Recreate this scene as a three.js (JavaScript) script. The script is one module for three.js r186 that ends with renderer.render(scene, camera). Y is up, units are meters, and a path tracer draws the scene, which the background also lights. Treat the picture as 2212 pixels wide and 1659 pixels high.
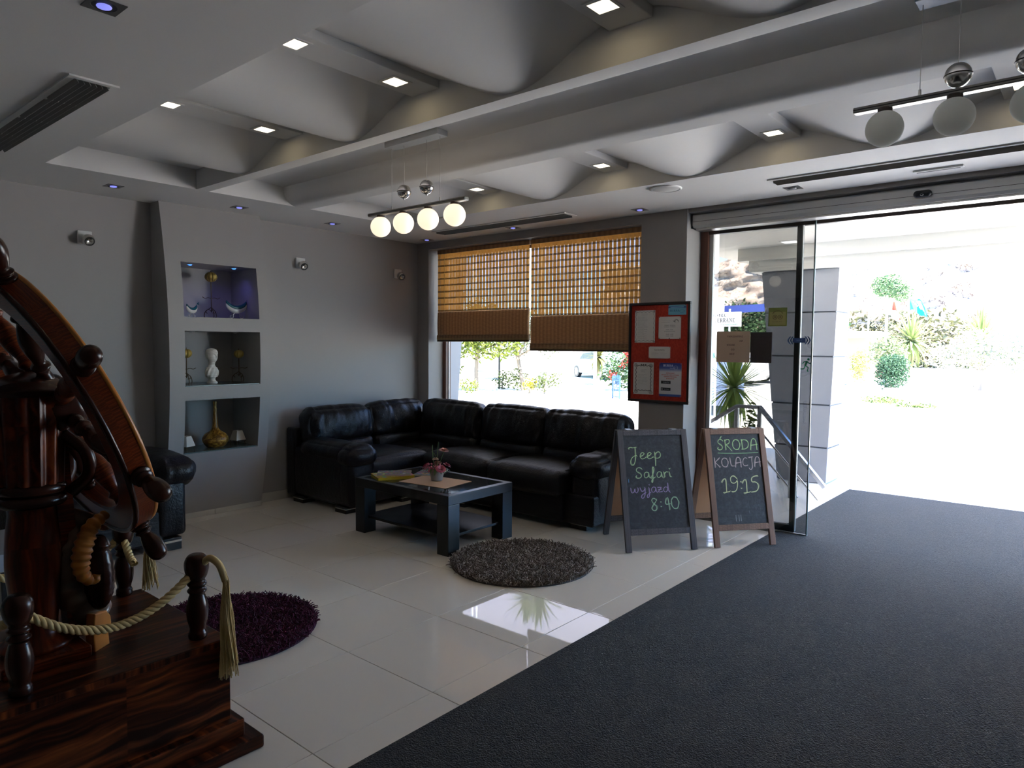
import * as THREE from 'three';
import { RoundedBoxGeometry } from 'three/addons/geometries/RoundedBoxGeometry.js';
import { mergeGeometries, mergeVertices, toCreasedNormals } from 'three/addons/utils/BufferGeometryUtils.js';
import { RectAreaLightUniformsLib } from 'three/addons/lights/RectAreaLightUniformsLib.js';
import { Sky } from 'three/addons/objects/Sky.js';

// ------------------------------------------------------------------ camera, sky, sun, exposure
// metres; the corner of the niche wall and the window wall is the origin, x runs along the window wall, z into the room
const scene = new THREE.Scene();
const camera = new THREE.PerspectiveCamera(57.82, 2212 / 1659, 0.05, 400);
camera.rotation.order = 'YXZ';
camera.position.set(6.007, 1.505, 5.411);
camera.rotation.set(THREE.MathUtils.degToRad(-3.233), THREE.MathUtils.degToRad(40.25), THREE.MathUtils.degToRad(0.394));
const renderer = new THREE.WebGLRenderer();
renderer.toneMapping = THREE.LinearToneMapping;
renderer.toneMappingExposure = 1.5;
renderer.shadowMap.enabled = true;
RectAreaLightUniformsLib.init();

const sunAt = new THREE.Vector3(0.55, 1.0, 0.24).normalize();
const sky = new Sky();
sky.scale.setScalar(300);
sky.name = 'sky';
sky.material.uniforms.sunPosition.value.copy(sunAt);
sky.material.uniforms.turbidity.value = 3;
sky.material.uniforms.rayleigh.value = 1.0;
sky.material.uniforms.mieCoefficient.value = 0.004;
sky.material.uniforms.mieDirectionalG.value = 0.75;
scene.add(sky);
scene.environmentIntensity = 1.5;

const sun = new THREE.DirectionalLight(new THREE.Color().setRGB(1.0, 0.94, 0.88), 66);
sun.name = 'sun';
sun.position.copy(sunAt).multiplyScalar(60);
sun.castShadow = true;
sun.shadow.mapSize.set(2048, 2048);
Object.assign(sun.shadow.camera, { left: -45, right: 45, top: 45, bottom: -45, near: 1, far: 140 });
scene.add(sun);
scene.add(sun.target);

// ------------------------------------------------------------------ helpers
let seedNow = 7;
function rnd() { seedNow = (seedNow + 0x6d2b79f5) | 0; let t = Math.imul(seedNow ^ (seedNow >>> 15), 1 | seedNow); t = (t + Math.imul(t ^ (t >>> 7), 61 | t)) ^ t; return ((t ^ (t >>> 14)) >>> 0) / 4294967296; }
const rr = (a, b) => a + (b - a) * rnd();
const V = (x, y, z) => new THREE.Vector3(x, y, z);
const PI = Math.PI;
const taken = new Map();
function numbered(name) { const n = taken.get(name) ?? 0; taken.set(name, n + 1); return n ? `${name}_${String(n).padStart(3, '0')}` : name; }
const C = (r, g, b) => new THREE.Color().setRGB(r, g, b);
function mat(name, color, o = {}) { const m = new THREE.MeshPhysicalMaterial({ color, roughness: 0.8, metalness: 0, ...o }); m.name = name; return m; }
function mesh(name, geo, m, parent) { const o = new THREE.Mesh(geo, m); o.name = name; o.castShadow = o.receiveShadow = true; parent.add(o); return o; }
function thing(name, label, category, [x, y, z] = [0, 0, 0], turn = 0, group) {
  const o = new THREE.Group(); o.name = numbered(name); o.position.set(x, y, z); o.rotation.y = turn;
  o.userData = { label, category }; if (group) o.userData.group = group; scene.add(o); return o;
}
function solo(name, geo, m, label, category, group) {
  const o = mesh(numbered(name), geo, m, scene); o.userData = { label, category }; if (group) o.userData.group = group; return o;
}
function structure(name, label, category) { const o = new THREE.Group(); o.name = name; o.userData = { label, category, kind: 'structure' }; scene.add(o); return o; }
function copyOf(root, [x, y, z], turn, label, group) {
  const r = root.clone(); r.name = numbered(root.name.replace(/_\d{3}$/, '')); r.userData = { ...root.userData }; r.position.set(x, y, z); if (turn !== undefined) r.rotation.y = turn;
  if (label) r.userData.label = label; if (group) r.userData.group = group; scene.add(r); return r;
}
const M4 = new THREE.Matrix4();
function at(g, x, y, z, rx = 0, ry = 0, rz = 0, s = 1) {
  const q = new THREE.Quaternion().setFromEuler(new THREE.Euler(rx, ry, rz)); const sc = s.isVector3 ? s : V(s, s, s);
  return g.applyMatrix4(new THREE.Matrix4().compose(V(x, y, z), q, sc));
}
const clean = (g) => { const n = g.index ? g.toNonIndexed() : g; for (const k of Object.keys(n.attributes)) if (!['position', 'normal', 'uv'].includes(k)) n.deleteAttribute(k); if (!n.attributes.uv) n.setAttribute('uv', new THREE.BufferAttribute(new Float32Array(n.attributes.position.count * 2), 2)); n.morphAttributes = {}; n.clearGroups?.(); return n; };
const merge = (list) => mergeGeometries(list.map(clean));
// uv in metres from the dominant direction of every face
function uvm(g, sx = 1, sy = sx, swap = false) {
  g = g.index ? g.toNonIndexed() : g; const p = g.attributes.position, uv = new Float32Array(p.count * 2), a = V(0, 0, 0), b = V(0, 0, 0), c = V(0, 0, 0), n = V(0, 0, 0);
  for (let i = 0; i < p.count; i += 3) {
    a.fromBufferAttribute(p, i); b.fromBufferAttribute(p, i + 1); c.fromBufferAttribute(p, i + 2); n.copy(b).sub(a).cross(c.clone().sub(a));
    const ax = Math.abs(n.x), ay = Math.abs(n.y), az = Math.abs(n.z);
    [a, b, c].forEach((v, k) => { let u, w; if (ax >= ay && ax >= az) { u = v.z; w = v.y; } else if (ay >= az) { u = v.x; w = v.z; } else { u = v.x; w = v.y; } if (swap) [u, w] = [w, u]; uv[(i + k) * 2] = u * sx; uv[(i + k) * 2 + 1] = w * sy; });
  }
  g.setAttribute('uv', new THREE.BufferAttribute(uv, 2)); return g;
}
// box from min / max corners
function bx(x0, x1, y0, y1, z0, z1) { return at(new THREE.BoxGeometry(x1 - x0, y1 - y0, z1 - z0), (x0 + x1) / 2, (y0 + y1) / 2, (z0 + z1) / 2); }
function rb(x0, x1, y0, y1, z0, z1, r = 0.01, seg = 2) { const w = x1 - x0, h = y1 - y0, d = z1 - z0; return at(new RoundedBoxGeometry(w, h, d, seg, Math.min(r, w / 2.01, h / 2.01, d / 2.01)), (x0 + x1) / 2, (y0 + y1) / 2, (z0 + z1) / 2); }
function rod(a, b, r0, r1 = r0, seg = 10) {
  const d = b.clone().sub(a), g = new THREE.CylinderGeometry(r1, r0, d.length(), seg);
  return g.applyMatrix4(new THREE.Matrix4().compose(a.clone().add(b).multiplyScalar(0.5), new THREE.Quaternion().setFromUnitVectors(V(0, 1, 0), d.normalize()), V(1, 1, 1)));
}
function bar(a, b, w, t, up = V(0, 1, 0)) { // rectangular bar between two points
  const d = b.clone().sub(a), L = d.length(); d.normalize(); const x = up.clone().cross(d).normalize(), y = d.clone().cross(x);
  const m = new THREE.Matrix4().makeBasis(x, y, d).setPosition(a.clone().add(b).multiplyScalar(0.5));
  return new THREE.BoxGeometry(w, t, L).applyMatrix4(m);
}
function tube(pts, r, seg = 40, rad = 8, closed = false) { return new THREE.TubeGeometry(new THREE.CatmullRomCurve3(pts, closed), seg, r, rad, closed); }
function lathe(prof, seg = 24) { return new THREE.LatheGeometry(prof.map(([r, y]) => new THREE.Vector2(Math.max(r, 0.0001), y)), seg); }
// smooth turned profile through control points
function turned(ctrl, seg = 24, n = 60) { const c = new THREE.CatmullRomCurve3(ctrl.map(([r, y]) => V(r, y, 0)), false, 'centripetal'); return lathe(c.getPoints(n).map((p) => [p.x, p.y]), seg); }
function extrude(pts, depth, bevel = 0) { const s = new THREE.Shape(pts.map(([x, y]) => new THREE.Vector2(x, y))); return new THREE.ExtrudeGeometry(s, { depth, bevelEnabled: bevel > 0, bevelSize: bevel, bevelThickness: bevel, bevelSegments: 2, steps: 1 }); }
// profile in (z, y) swept along x
function sweepX(zy, x0, x1) { const s = new THREE.Shape(zy.map(([z, y]) => new THREE.Vector2(-z, y))); const g = new THREE.ExtrudeGeometry(s, { depth: x1 - x0, bevelEnabled: false }); return g.applyMatrix4(new THREE.Matrix4().makeRotationY(PI / 2)).translate(x0, 0, 0); }
function grid(nu, nv, f, uvf) { // f(u, v) -> [x, y, z]
  const P = [], U = [], I = [];
  for (let j = 0; j <= nv; j++) for (let i = 0; i <= nu; i++) { P.push(...f(i / nu, j / nv)); U.push(...(uvf ? uvf(i / nu, j / nv) : [i / nu, j / nv])); }
  for (let j = 0; j < nv; j++) for (let i = 0; i < nu; i++) { const a = j * (nu + 1) + i, b = a + 1, c = a + nu + 1, d = c + 1; I.push(a, b, d, a, d, c); }
  const g = new THREE.BufferGeometry(); g.setAttribute('position', new THREE.Float32BufferAttribute(P, 3)); g.setAttribute('uv', new THREE.Float32BufferAttribute(U, 2)); g.setIndex(I); g.computeVertexNormals(); return g;
}
// ---- noise
function hash(x, y, s) { let h = Math.imul(x, 374761393) ^ Math.imul(y, 668265263) ^ Math.imul(s, 2147483647); h = Math.imul(h ^ (h >>> 13), 1274126177); return ((h ^ (h >>> 16)) >>> 0) / 4294967296; }
function vn(x, y, s, per = 0) {
  let xi = Math.floor(x), yi = Math.floor(y); const fx = x - xi, fy = y - yi, w = (k) => (per ? ((k % per) + per) % per : k), u = fx * fx * (3 - 2 * fx), v = fy * fy * (3 - 2 * fy);
  const a = hash(w(xi), w(yi), s), b = hash(w(xi + 1), w(yi), s), c = hash(w(xi), w(yi + 1), s), d = hash(w(xi + 1), w(yi + 1), s);
  return a + (b - a) * u + (c - a) * v + (a - b - c + d) * u * v;
}
function fbm(x, y, s, oct = 4, per = 0) { let t = 0, a = 0.5, n = 0; for (let i = 0; i < oct; i++) { t += a * vn(x, y, s + i, per); n += a; x *= 2; y *= 2; if (per) per *= 2; a *= 0.5; } return t / n; }
function texture(w, h, f, srgb = true) { // f(u, v) -> [r, g, b] 0..1 in sRGB when srgb
  const d = new Uint8Array(w * h * 4);
  for (let j = 0; j < h; j++) for (let i = 0; i < w; i++) { const c = f(i / w, j / h), o = (j * w + i) * 4; for (let k = 0; k < 3; k++) d[o + k] = Math.max(0, Math.min(255, (Array.isArray(c) ? c[k] : c) * 255)); d[o + 3] = 255; }
  const t = new THREE.DataTexture(d, w, h); t.wrapS = t.wrapT = THREE.RepeatWrapping; t.magFilter = THREE.LinearFilter; t.minFilter = THREE.LinearMipmapLinearFilter; t.generateMipmaps = true; if (srgb) t.colorSpace = THREE.SRGBColorSpace; t.needsUpdate = true; return t;
}
function rep(t, x, y = x) { const c = t.clone(); c.repeat.set(x, y); c.needsUpdate = true; return c; }
function canvasTex(w, h, draw) { const c = document.createElement('canvas'); c.width = w; c.height = h; draw(c.getContext('2d'), w, h); const t = new THREE.CanvasTexture(c); t.colorSpace = THREE.SRGBColorSpace; t.magFilter = THREE.LinearFilter; return t; }
const mixc = (a, b, t) => a.map((v, i) => v + (b[i] - v) * t);

// ------------------------------------------------------------------ materials shared
const bumpPlaster = texture(256, 256, (u, v) => 0.35 + 0.3 * fbm(u * 64, v * 64, 3, 3, 64), false);
const mWhite = mat('ceiling paint', C(0.72, 0.705, 0.685), { roughness: 0.75, bumpMap: rep(bumpPlaster, 2), bumpScale: 0.0006 });
const mWallGrey = mat('pale grey wall paint', C(0.345, 0.328, 0.318), { roughness: 0.7, bumpMap: rep(bumpPlaster, 2), bumpScale: 0.0006 });
const mWallDark = mat('taupe grey wall paint', C(0.31, 0.283, 0.27), { roughness: 0.7, bumpMap: rep(bumpPlaster, 2), bumpScale: 0.0006 });
const mReveal = mat('light grey reveal paint', C(0.34, 0.327, 0.318), { roughness: 0.7 });
const mTile = [0, 1, 2].map((k) => mat('polished cream floor tile', C(0.80 + 0.01 * k, 0.735 + 0.01 * k, 0.635 + 0.009 * k), { roughness: 0.025, ior: 1.5, roughnessMap: null }));
const mGrout = mat('dark grout', C(0.13, 0.115, 0.10), { roughness: 0.9 });
const mBase = mat('cream skirting tile', C(0.60, 0.57, 0.52), { roughness: 0.25 });
const mChrome = mat('brushed steel', C(0.72, 0.705, 0.685), { metalness: 1, roughness: 0.22 });
const mSteel = mat('satin steel', C(0.55, 0.54, 0.52), { metalness: 1, roughness: 0.38 });
const mAlu = mat('silver painted aluminium', C(0.50, 0.50, 0.49), { roughness: 0.42, metalness: 0.25 });
const mBlack = mat('black plastic', C(0.012, 0.012, 0.013), { roughness: 0.4 });
const mBrownFrame = mat('brown window frame', C(0.105, 0.035, 0.018), { roughness: 0.35 });
const mDarkMetal = mat('dark bronze metal', C(0.05, 0.035, 0.03), { roughness: 0.4, metalness: 0.3 });
const mGlassClear = mat('grey tinted window glass', C(0.46, 0.47, 0.46), { transmission: 1, thickness: 0, roughness: 0, ior: 1.5 });
const mGlassDoor = mat('grey tinted door glass', C(0.42, 0.42, 0.41), { transmission: 1, thickness: 0, roughness: 0, ior: 1.5 });
const mWhitePaint = mat('white enamel', C(0.75, 0.74, 0.72), { roughness: 0.4 });
// ------------------------------------------------------------------ room shell
const H = 2.645;            // underside of the lowered ceiling
const X1 = 9.6, Z1 = 10.8, TOP = 3.1;
// floor: a bed of grout with every tile laid on it
{
  const f = structure('floor', 'polished cream tile floor with thin dark joints', 'floor');
  mesh('floor_bed', bx(-0.4, X1 + 0.3, -0.25, -0.006, -0.34, Z1 + 0.3), mGrout, f);
  const tg = rb(-0.2984, 0.2984, -0.01, 0, -0.2984, 0.2984, 0.0016, 1);
  const half = rb(-0.2984, 0.2984, -0.01, 0, -0.2984, 0.2984, 0.0016, 1);
  for (let i = -4; i <= 2; i++) for (let j = -5; j <= 11; j++) {
    const t = mesh('tile', tg, mTile[Math.floor(hash(i + 20, j + 20, 5) * 3)], f); t.position.set(3.257 + 0.6 * i - 0.3, 0.0, 3.09 + 0.6 * j);
  }
  for (let j = -5; j <= 11; j++) { // cut tiles beside the niche wall
    const t = mesh('tile', half, mTile[j & 1], f); t.scale.x = 0.41; t.position.set(0.257 - 0.6 * 0.205 - 0.002, 0, 3.09 + 0.6 * j);
  }
  mesh('plain_floor', bx(4.46, X1, -0.01, 0, -0.34, Z1), mTile[1], f);
}
// niche wall on the left
const bow = (y) => { const t = (y - 1.42) / 1.42; return 0.105 + 0.195 * Math.max(0, 1 - t * t); };
{
  const w = structure('wall_left', 'pale grey painted wall with a bowed column of three display niches', 'wall');
  mesh('wall_face', merge([bx(-0.25, 0, 0, TOP, -0.34, 2.04), bx(-0.25, 0, 0, TOP, 2.926, Z1), bx(-0.45, -0.25, 0, TOP, -0.34, Z1)]), mWallGrey, w);
  // bowed column with three open niches
  const zs = [2.04, 2.135, 2.80, 2.926], ny = [[0.575, 1.025], [1.14, 1.60], [1.715, 2.165]], back = -0.2, geos = [];
  const strip = (z0, z1, y0, y1) => geos.push(grid(1, Math.max(2, Math.round((y1 - y0) / 0.04)), (u, v) => { const y = y0 + (y1 - y0) * v; return [bow(y), y, z1 + (z0 - z1) * u]; }, (u, v) => [z0 + (z1 - z0) * u, y0 + (y1 - y0) * v]));
  strip(zs[0], zs[1], 0, H); strip(zs[2], zs[3], 0, H);
  let y = 0; for (const [a, b] of [...ny, [H, H]]) { if (a > y) strip(zs[1], zs[2], y, a); y = b; }
  for (const z of [zs[0], zs[3]]) { const n = 60; geos.push(grid(1, n, (u, v) => { const yy = H * v, x = bow(yy); const t = z === zs[3] ? u : 1 - u; return [x * t, yy, z]; })); }
  mesh('bowed_front', merge(geos), mWallGrey, w);
  for (const [a, b] of ny) {
    const g = [], n = 12, sideZ = (z, flip) => g.push(grid(1, n, (u, v) => { const yy = a + (b - a) * v, t = flip ? 1 - u : u; return [back + (bow(yy) - back) * t, yy, z]; }));
    sideZ(zs[1], true); sideZ(zs[2], false);
    g.push(bx(back - 0.03, back, a - 0.02, b + 0.02, zs[1] - 0.02, zs[2] + 0.02));
    for (const [yy, up] of [[a, 1], [b, -1]]) g.push(grid(1, 1, (u, v) => { const t = up > 0 ? u : 1 - u; return [back + (bow(yy) - back) * t, yy, zs[2] + (zs[1] - zs[2]) * v]; }));
    mesh('niche_lining', merge(g), mWallGrey, w);
  }
}
{
  const b = structure('baseboard_left', 'cream tile skirting along the niche wall', 'skirting');
  let z = 0.0; const segs = []; for (; z < 2.03; z += 0.4) segs.push([z, Math.min(z + 0.398, 2.038)]);
  for (const [a, c] of segs) mesh('skirting_tile', rb(0, 0.012, 0, 0.085, a, c, 0.003, 1), mBase, b);
  for (let k = 0; k < 2; k++) mesh('skirting_tile', rb(bow(0) - 0.002, bow(0) + 0.013, 0, 0.085, 2.04 + k * 0.444, 2.04 + k * 0.444 + 0.442, 0.003, 1), mBase, b);
  for (let q = 2.93; q < 6.5; q += 0.4) mesh('skirting_tile', rb(0, 0.012, 0, 0.085, q, q + 0.398, 0.003, 1), mBase, b);
}
// window wall
const PX0 = 2.896, PX1 = 3.327, DX1 = 7.12;
{
  const w = structure('wall_back', 'dark taupe window wall with a square pillar', 'wall');
  mesh('corner_pier', bx(-0.25, 0.177, 0, TOP, -0.34, 0), mWallDark, w);
  mesh('window_lintel', bx(0.177, PX0, 2.565, TOP, -0.34, 0), mWallDark, w);
  mesh('window_apron', bx(0.177, PX0, 0, 0.40, -0.34, 0), mWallDark, w);
  mesh('pillar', bx(PX0, PX1 - 0.004, 0, TOP, -0.34, 0), mWallDark, w);
  mesh('pillar_reveal', bx(PX1 - 0.004, PX1, 0, TOP, -0.34, -0.002), mReveal, w);
  mesh('window_reveal', bx(0.177, 0.181, 0.40, 2.565, -0.34, -0.002), mReveal, w);
  mesh('door_lintel', bx(PX1, DX1, 2.615, TOP, -0.34, -0.02), mWallDark, w);
  mesh('end_pier', bx(DX1, X1, 0, TOP, -0.34, 0), mWallDark, w);
}
{
  const w = structure('wall_right', 'plain grey wall closing the lobby', 'wall');
  mesh('wall_face', bx(X1, X1 + 0.25, 0, TOP, -0.34, Z1 + 0.25), mWallGrey, w);
  const q = structure('wall_front', 'plain grey wall behind the viewer', 'wall');
  mesh('wall_face', bx(-0.45, X1 + 0.25, 0, TOP, Z1, Z1 + 0.25), mWallGrey, q);
}
// ceiling with its long coffer
const CX0 = 0.81, CZ0 = 0.96, CZ1 = 3.9, B1a = 2.785, B1b = 2.925, B2a = 1.95, B2b = 2.20;
const stripA = [-1, 0, 1, 2, 3, 4, 5].map((k) => 2.105 + 1.203 * k), stripB = [-1, 0, 1, 2, 3, 4, 5].map((k) => 2.0 + 1.222 * k);
{
  const c = structure('ceiling', 'white plaster ceiling with a coffer of rolling waves, flat ribs and beams', 'ceiling');
  mesh('roof_slab', bx(-0.45, X1 + 0.25, 2.98, TOP + 0.22, -0.34, Z1 + 0.25), mWhite, c);
  mesh('soffit', merge([bx(0, CX0, H, 2.98, 0, Z1), bx(CX0, X1, H, 2.98, 0, CZ0), bx(CX0, X1, H, 2.98, CZ1, Z1)]), mWhite, c);
  // beam with a softened lower edge on the side of the lamps
  const arc = (cz, cy, r, a0, a1, n = 8) => Array.from({ length: n + 1 }, (_, i) => { const a = a0 + (a1 - a0) * i / n; return [cz + r * Math.cos(a), cy + r * Math.sin(a)]; });
  mesh('beam', toCreasedNormals(sweepX([[B1b, 2.98], [B1b, H], ...arc(B1a + 0.055, H + 0.05, 0.05, -PI / 2, -PI), [B1a + 0.005, 2.98]], CX0, X1), 0.6), mWhite, c);
  // beam with a quarter-round nose
  mesh('beam', toCreasedNormals(sweepX([[B2a, 2.98], [B2a, H], ...arc(B2b - 0.115, H + 0.115, 0.115, -PI / 2, 0, 12), [B2b, 2.98]], CX0, X1), 0.6), mWhite, c);
  // shallow vault between the beams
  mesh('lamp_vault', grid(1, 14, (u, v) => [CX0 + (X1 - CX0) * u, 2.785 + (v < 0.5 ? 0.02 * Math.sin(PI * v) : 0.02 - 0.085 * (2 * v - 1) ** 2), B2b - 0.03 + (B1a + 0.03 - B2b + 0.03) * v]), mWhite, c);
  // waves: one belly between every two ribs
  const wave = (name, ss, z0, z1) => {
    for (let k = 0; k < ss.length - 1; k++) {
      const a = ss[k], b = ss[k + 1], x0 = Math.max(a, CX0), n = 40;
      mesh(name, grid(n, 1, (u, v) => { const x = x0 + (b - x0) * u, t = (x - a) / (b - a); return [x, 2.845 - 0.188 * Math.sin(PI * t) ** 2, z0 + (z1 - z0) * v]; }), mWhite, c);
    }
    for (const s of ss) if (s > CX0 - 0.1) mesh('rib', rb(Math.max(s - 0.1, CX0), s + 0.1, 2.79, 2.87, z0, z1, 0.004, 1), mWhite, c);
  };
  wave('wave_panel', stripA, B1b - 0.01, CZ1 + 0.01);
  wave('wave_panel', stripB, CZ0 - 0.01, B2a + 0.01);
}
// window: brown frame and one large pane
{
  const w = structure('window_1', 'brown framed lobby window behind the bamboo blinds', 'window');
  const fr = [bx(0.181, 0.235, 0.40, 2.565, -0.30, -0.225), bx(PX0 - 0.06, PX0, 0.40, 2.565, -0.30, -0.225), bx(0.235, PX0 - 0.06, 0.40, 0.46, -0.30, -0.225), bx(0.235, PX0 - 0.06, 2.5, 2.565, -0.30, -0.225)];
  for (const g of fr) mesh('window_frame', g, mBrownFrame, w);
  mesh('glazing_bead', bx(0.235, 0.243, 0.46, 2.5, -0.275, -0.262), mWhitePaint, w);
  mesh('pane', at(new THREE.PlaneGeometry(PX0 - 0.06 - 0.235, 2.04), (PX0 - 0.06 + 0.235) / 2, 1.48, -0.262), mGlassClear, w);
  mesh('window_sill', rb(0.181, PX0, 0.38, 0.405, -0.24, 0.01, 0.006, 1), mBase, w);
}
// entrance: fixed glass with dark stile, sliding leaf in front of it, mirrored on the far side of the opening
{
  const d = structure('door_1', 'sliding glass entrance door standing open', 'door');
  for (const x of [PX1, DX1 - 0.065]) mesh('door_frame', bx(x, x + 0.065, 0, 2.52, -0.335, -0.265), mBrownFrame, d);
  mesh('door_frame', bx(PX1, DX1, 2.46, 2.52, -0.335, -0.285), mDarkMetal, d);
  const leaf = (s, x0) => {
    const X = (a, b) => (s > 0 ? [x0 + a, x0 + b] : [x0 - b, x0 - a]);
    const box = (a, b, y0, y1, z0, z1) => { const [p, q] = X(a, b); return bx(p, q, y0, y1, z0, z1); };
    const pane = (a, b, y0, y1, z) => { const [p, q] = X(a, b); return at(new THREE.PlaneGeometry(q - p, y1 - y0), (p + q) / 2, (y0 + y1) / 2, z); };
    mesh('jamb_strip', box(0.065, 0.10, 0, 2.47, -0.335, -0.30), mAlu, d);
    mesh('fixed_pane', pane(0.10, 0.80, 0.06, 2.46, -0.318), mGlassDoor, d);
    mesh('stile', box(0.80, 0.842, 0, 2.47, -0.34, -0.298), mBlack, d);
    mesh('bottom_rail', box(0.10, 0.80, 0, 0.06, -0.34, -0.298), mBlack, d);
    const sl = mesh('sliding_pane', pane(0.17, 0.952, 0.015, 2.49, -0.262), mGlassDoor, d);
    mesh('glass_edge', box(0.945, 0.955, 0.012, 2.49, -0.267, -0.257), mat('green glass edge', C(0.10, 0.15, 0.15), { roughness: 0.2 }), d);
    mesh('brush_seal', box(0.843, 0.852, 0.02, 2.46, -0.30, -0.282), mAlu, d);
    mesh('floor_guide', box(0.70, 0.955, 0.004, 0.014, -0.272, -0.252), mSteel, d);
  };
  leaf(1, PX1); leaf(-1, DX1);
}
{
  const t = thing('door_operator', 'long silver casing of the automatic door drive above the entrance', 'door drive', [0, 0, 0]);
  mesh('casing', toCreasedNormals(sweepX([[-0.25, 2.605], [-0.085, 2.605], [-0.075, 2.595], [-0.075, 2.515], [-0.095, 2.495], [-0.25, 2.495]], PX1 + 0.012, DX1 - 0.02), 0.3), mAlu, t);
  mesh('cover_seam', bx(PX1 + 0.014, DX1 - 0.02, 2.543, 2.546, -0.0755, -0.0742), mDarkMetal, t);
  mesh('end_cap', bx(PX1 + 0.004, PX1 + 0.012, 2.49, 2.61, -0.255, -0.07), mBlack, t);
  mesh('underside_rail', bx(PX1 + 0.02, DX1 - 0.02, 2.48, 2.495, -0.24, -0.12), mSteel, t);
  const s = thing('door_motion_sensor', 'small black motion sensor on the silver door casing', 'sensor', [5.03, 2.552, -0.06]);
  mesh('housing', at(new THREE.CapsuleGeometry(0.024, 0.062, 6, 14), 0, 0, 0, 0, 0, PI / 2, V(1, 1, 0.9)), mBlack, s);
  mesh('lens', at(new THREE.SphereGeometry(0.012, 14, 10), 0, -0.006, 0.02), mat('smoked lens', C(0.03, 0.03, 0.035), { roughness: 0.1 }), s);
}
// ------------------------------------------------------------------ ceiling fittings
const mWarmFace = mat('lit warm lamp face', C(0.9, 0.85, 0.7), { roughness: 0.5, emissive: C(1.0, 0.86, 0.62), emissiveIntensity: 3.4 });
const mBlueLed = mat('lit blue led', C(0.2, 0.2, 0.5), { roughness: 0.4, emissive: C(0.28, 0.30, 1.0), emissiveIntensity: 0.6 });
const mBezel = mat('dark nickel bezel', C(0.16, 0.15, 0.145), { roughness: 0.3, metalness: 0.6 });
const mBezelHole = mat('black lamp recess', C(0.02, 0.018, 0.02), { roughness: 0.5 });
function areaLight(parent, w, h, color, power, x, y, z) { const l = new THREE.RectAreaLight(color, power, w, h); l.position.set(x, y, z); l.rotation.x = -PI / 2; l.name = 'lamp_glow'; parent.add(l); return l; }
{
  const frame = new THREE.Shape([[-0.06, -0.06], [0.06, -0.06], [0.06, 0.06], [-0.06, 0.06]].map(([x, y]) => new THREE.Vector2(x, y)));
  frame.holes.push(new THREE.Path([[-0.045, -0.045], [-0.045, 0.045], [0.045, 0.045], [0.045, -0.045]].map(([x, y]) => new THREE.Vector2(x, y))));
  const fg = at(new THREE.ExtrudeGeometry(frame, { depth: 0.004, bevelEnabled: false }), 0, 0, 0, PI / 2), face = bx(-0.045, 0.045, -0.002, 0.004, -0.045, 0.045);
  const where = { a: 'near the plain soffit', b: 'by the sharp-edged beam', c: 'by the window soffit', d: 'by the round-nosed beam' }, nth = ['first', 'second', 'third', 'fourth'];
  const put = (x, z, k, i) => {
    const t = thing('square_downlight', `square downlight on the ${nth[i]} rib from the niche wall, ${where[k]}`, 'downlight', [x, 2.79, z], 0, 'square downlights on the coffer ribs');
    mesh('bezel', fg, mWhitePaint, t); mesh('lamp_face', face, mWarmFace, t);
    areaLight(t, 0.085, 0.085, C(1.0, 0.78, 0.34), 3.4, 0, -0.006, 0);
  };
  stripA.slice(1, 4).forEach((s, i) => { put(s, 3.69, 'a', i); put(s, 3.125, 'b', i); });
  stripB.slice(1, 5).forEach((s, i) => { put(s, 1.145, 'c', i); });
  stripB.slice(1, 4).forEach((s, i) => { put(s, 1.765, 'd', i); });
}
{
  const sq = new THREE.Shape([[-0.055, -0.055], [0.055, -0.055], [0.055, 0.055], [-0.055, 0.055]].map(([x, y]) => new THREE.Vector2(x, y)));
  const h = new THREE.Path(); h.absarc(0, 0, 0.04, 0, 2 * PI, true); sq.holes.push(h);
  const fg = at(new THREE.ExtrudeGeometry(sq, { depth: 0.003, bevelEnabled: false, curveSegments: 20 }), 0, 0, 0, PI / 2);
  const ring = at(lathe([[0.04, 0], [0.034, 0.006], [0.03, 0.012]], 24), 0, -0.003, 0), led = at(new THREE.SphereGeometry(0.024, 18, 8), 0, 0.004, 0, 0, 0, 0, V(1, 0.3, 1)), back = at(new THREE.CylinderGeometry(0.04, 0.04, 0.001, 24), 0, -0.0012, 0);
  const spots = [[3.374, 4.458, 'square recessed spotlight with blue led on the broad soffit beyond the air grille'], [0.433, 3.361, 'recessed blue led spotlight over the wall lamp beside the ship wheel'], [0.41, 2.373, 'recessed blue led spotlight above the niche column'],
    [0.366, 1.412, 'recessed blue led spotlight over the middle of the sofa wall'], [0.321, 0.154, 'recessed blue led spotlight tucked into the room corner'], [1.572, 0.174, 'recessed blue led spotlight above the first bamboo blind'],
    [2.996, 0.209, 'recessed blue led spotlight above the dark pillar'], [4.264, 0.238, 'recessed spotlight above the entrance next to the long air slot']];
  spots.forEach(([x, z, label], i) => {
    const t = thing('recessed_spotlight', label, 'spotlight', [x, H, z], 0);
    mesh('bezel', fg, mBezel, t); mesh('recess', back, mBezelHole, t); mesh('ring', ring, mBezelHole, t);
    const l = mesh('led_lens', led, i === 7 ? mat('unlit lens', C(0.4, 0.4, 0.42), { roughness: 0.15 }) : mBlueLed, t); l.position.y = -0.008;
  });
}
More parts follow.
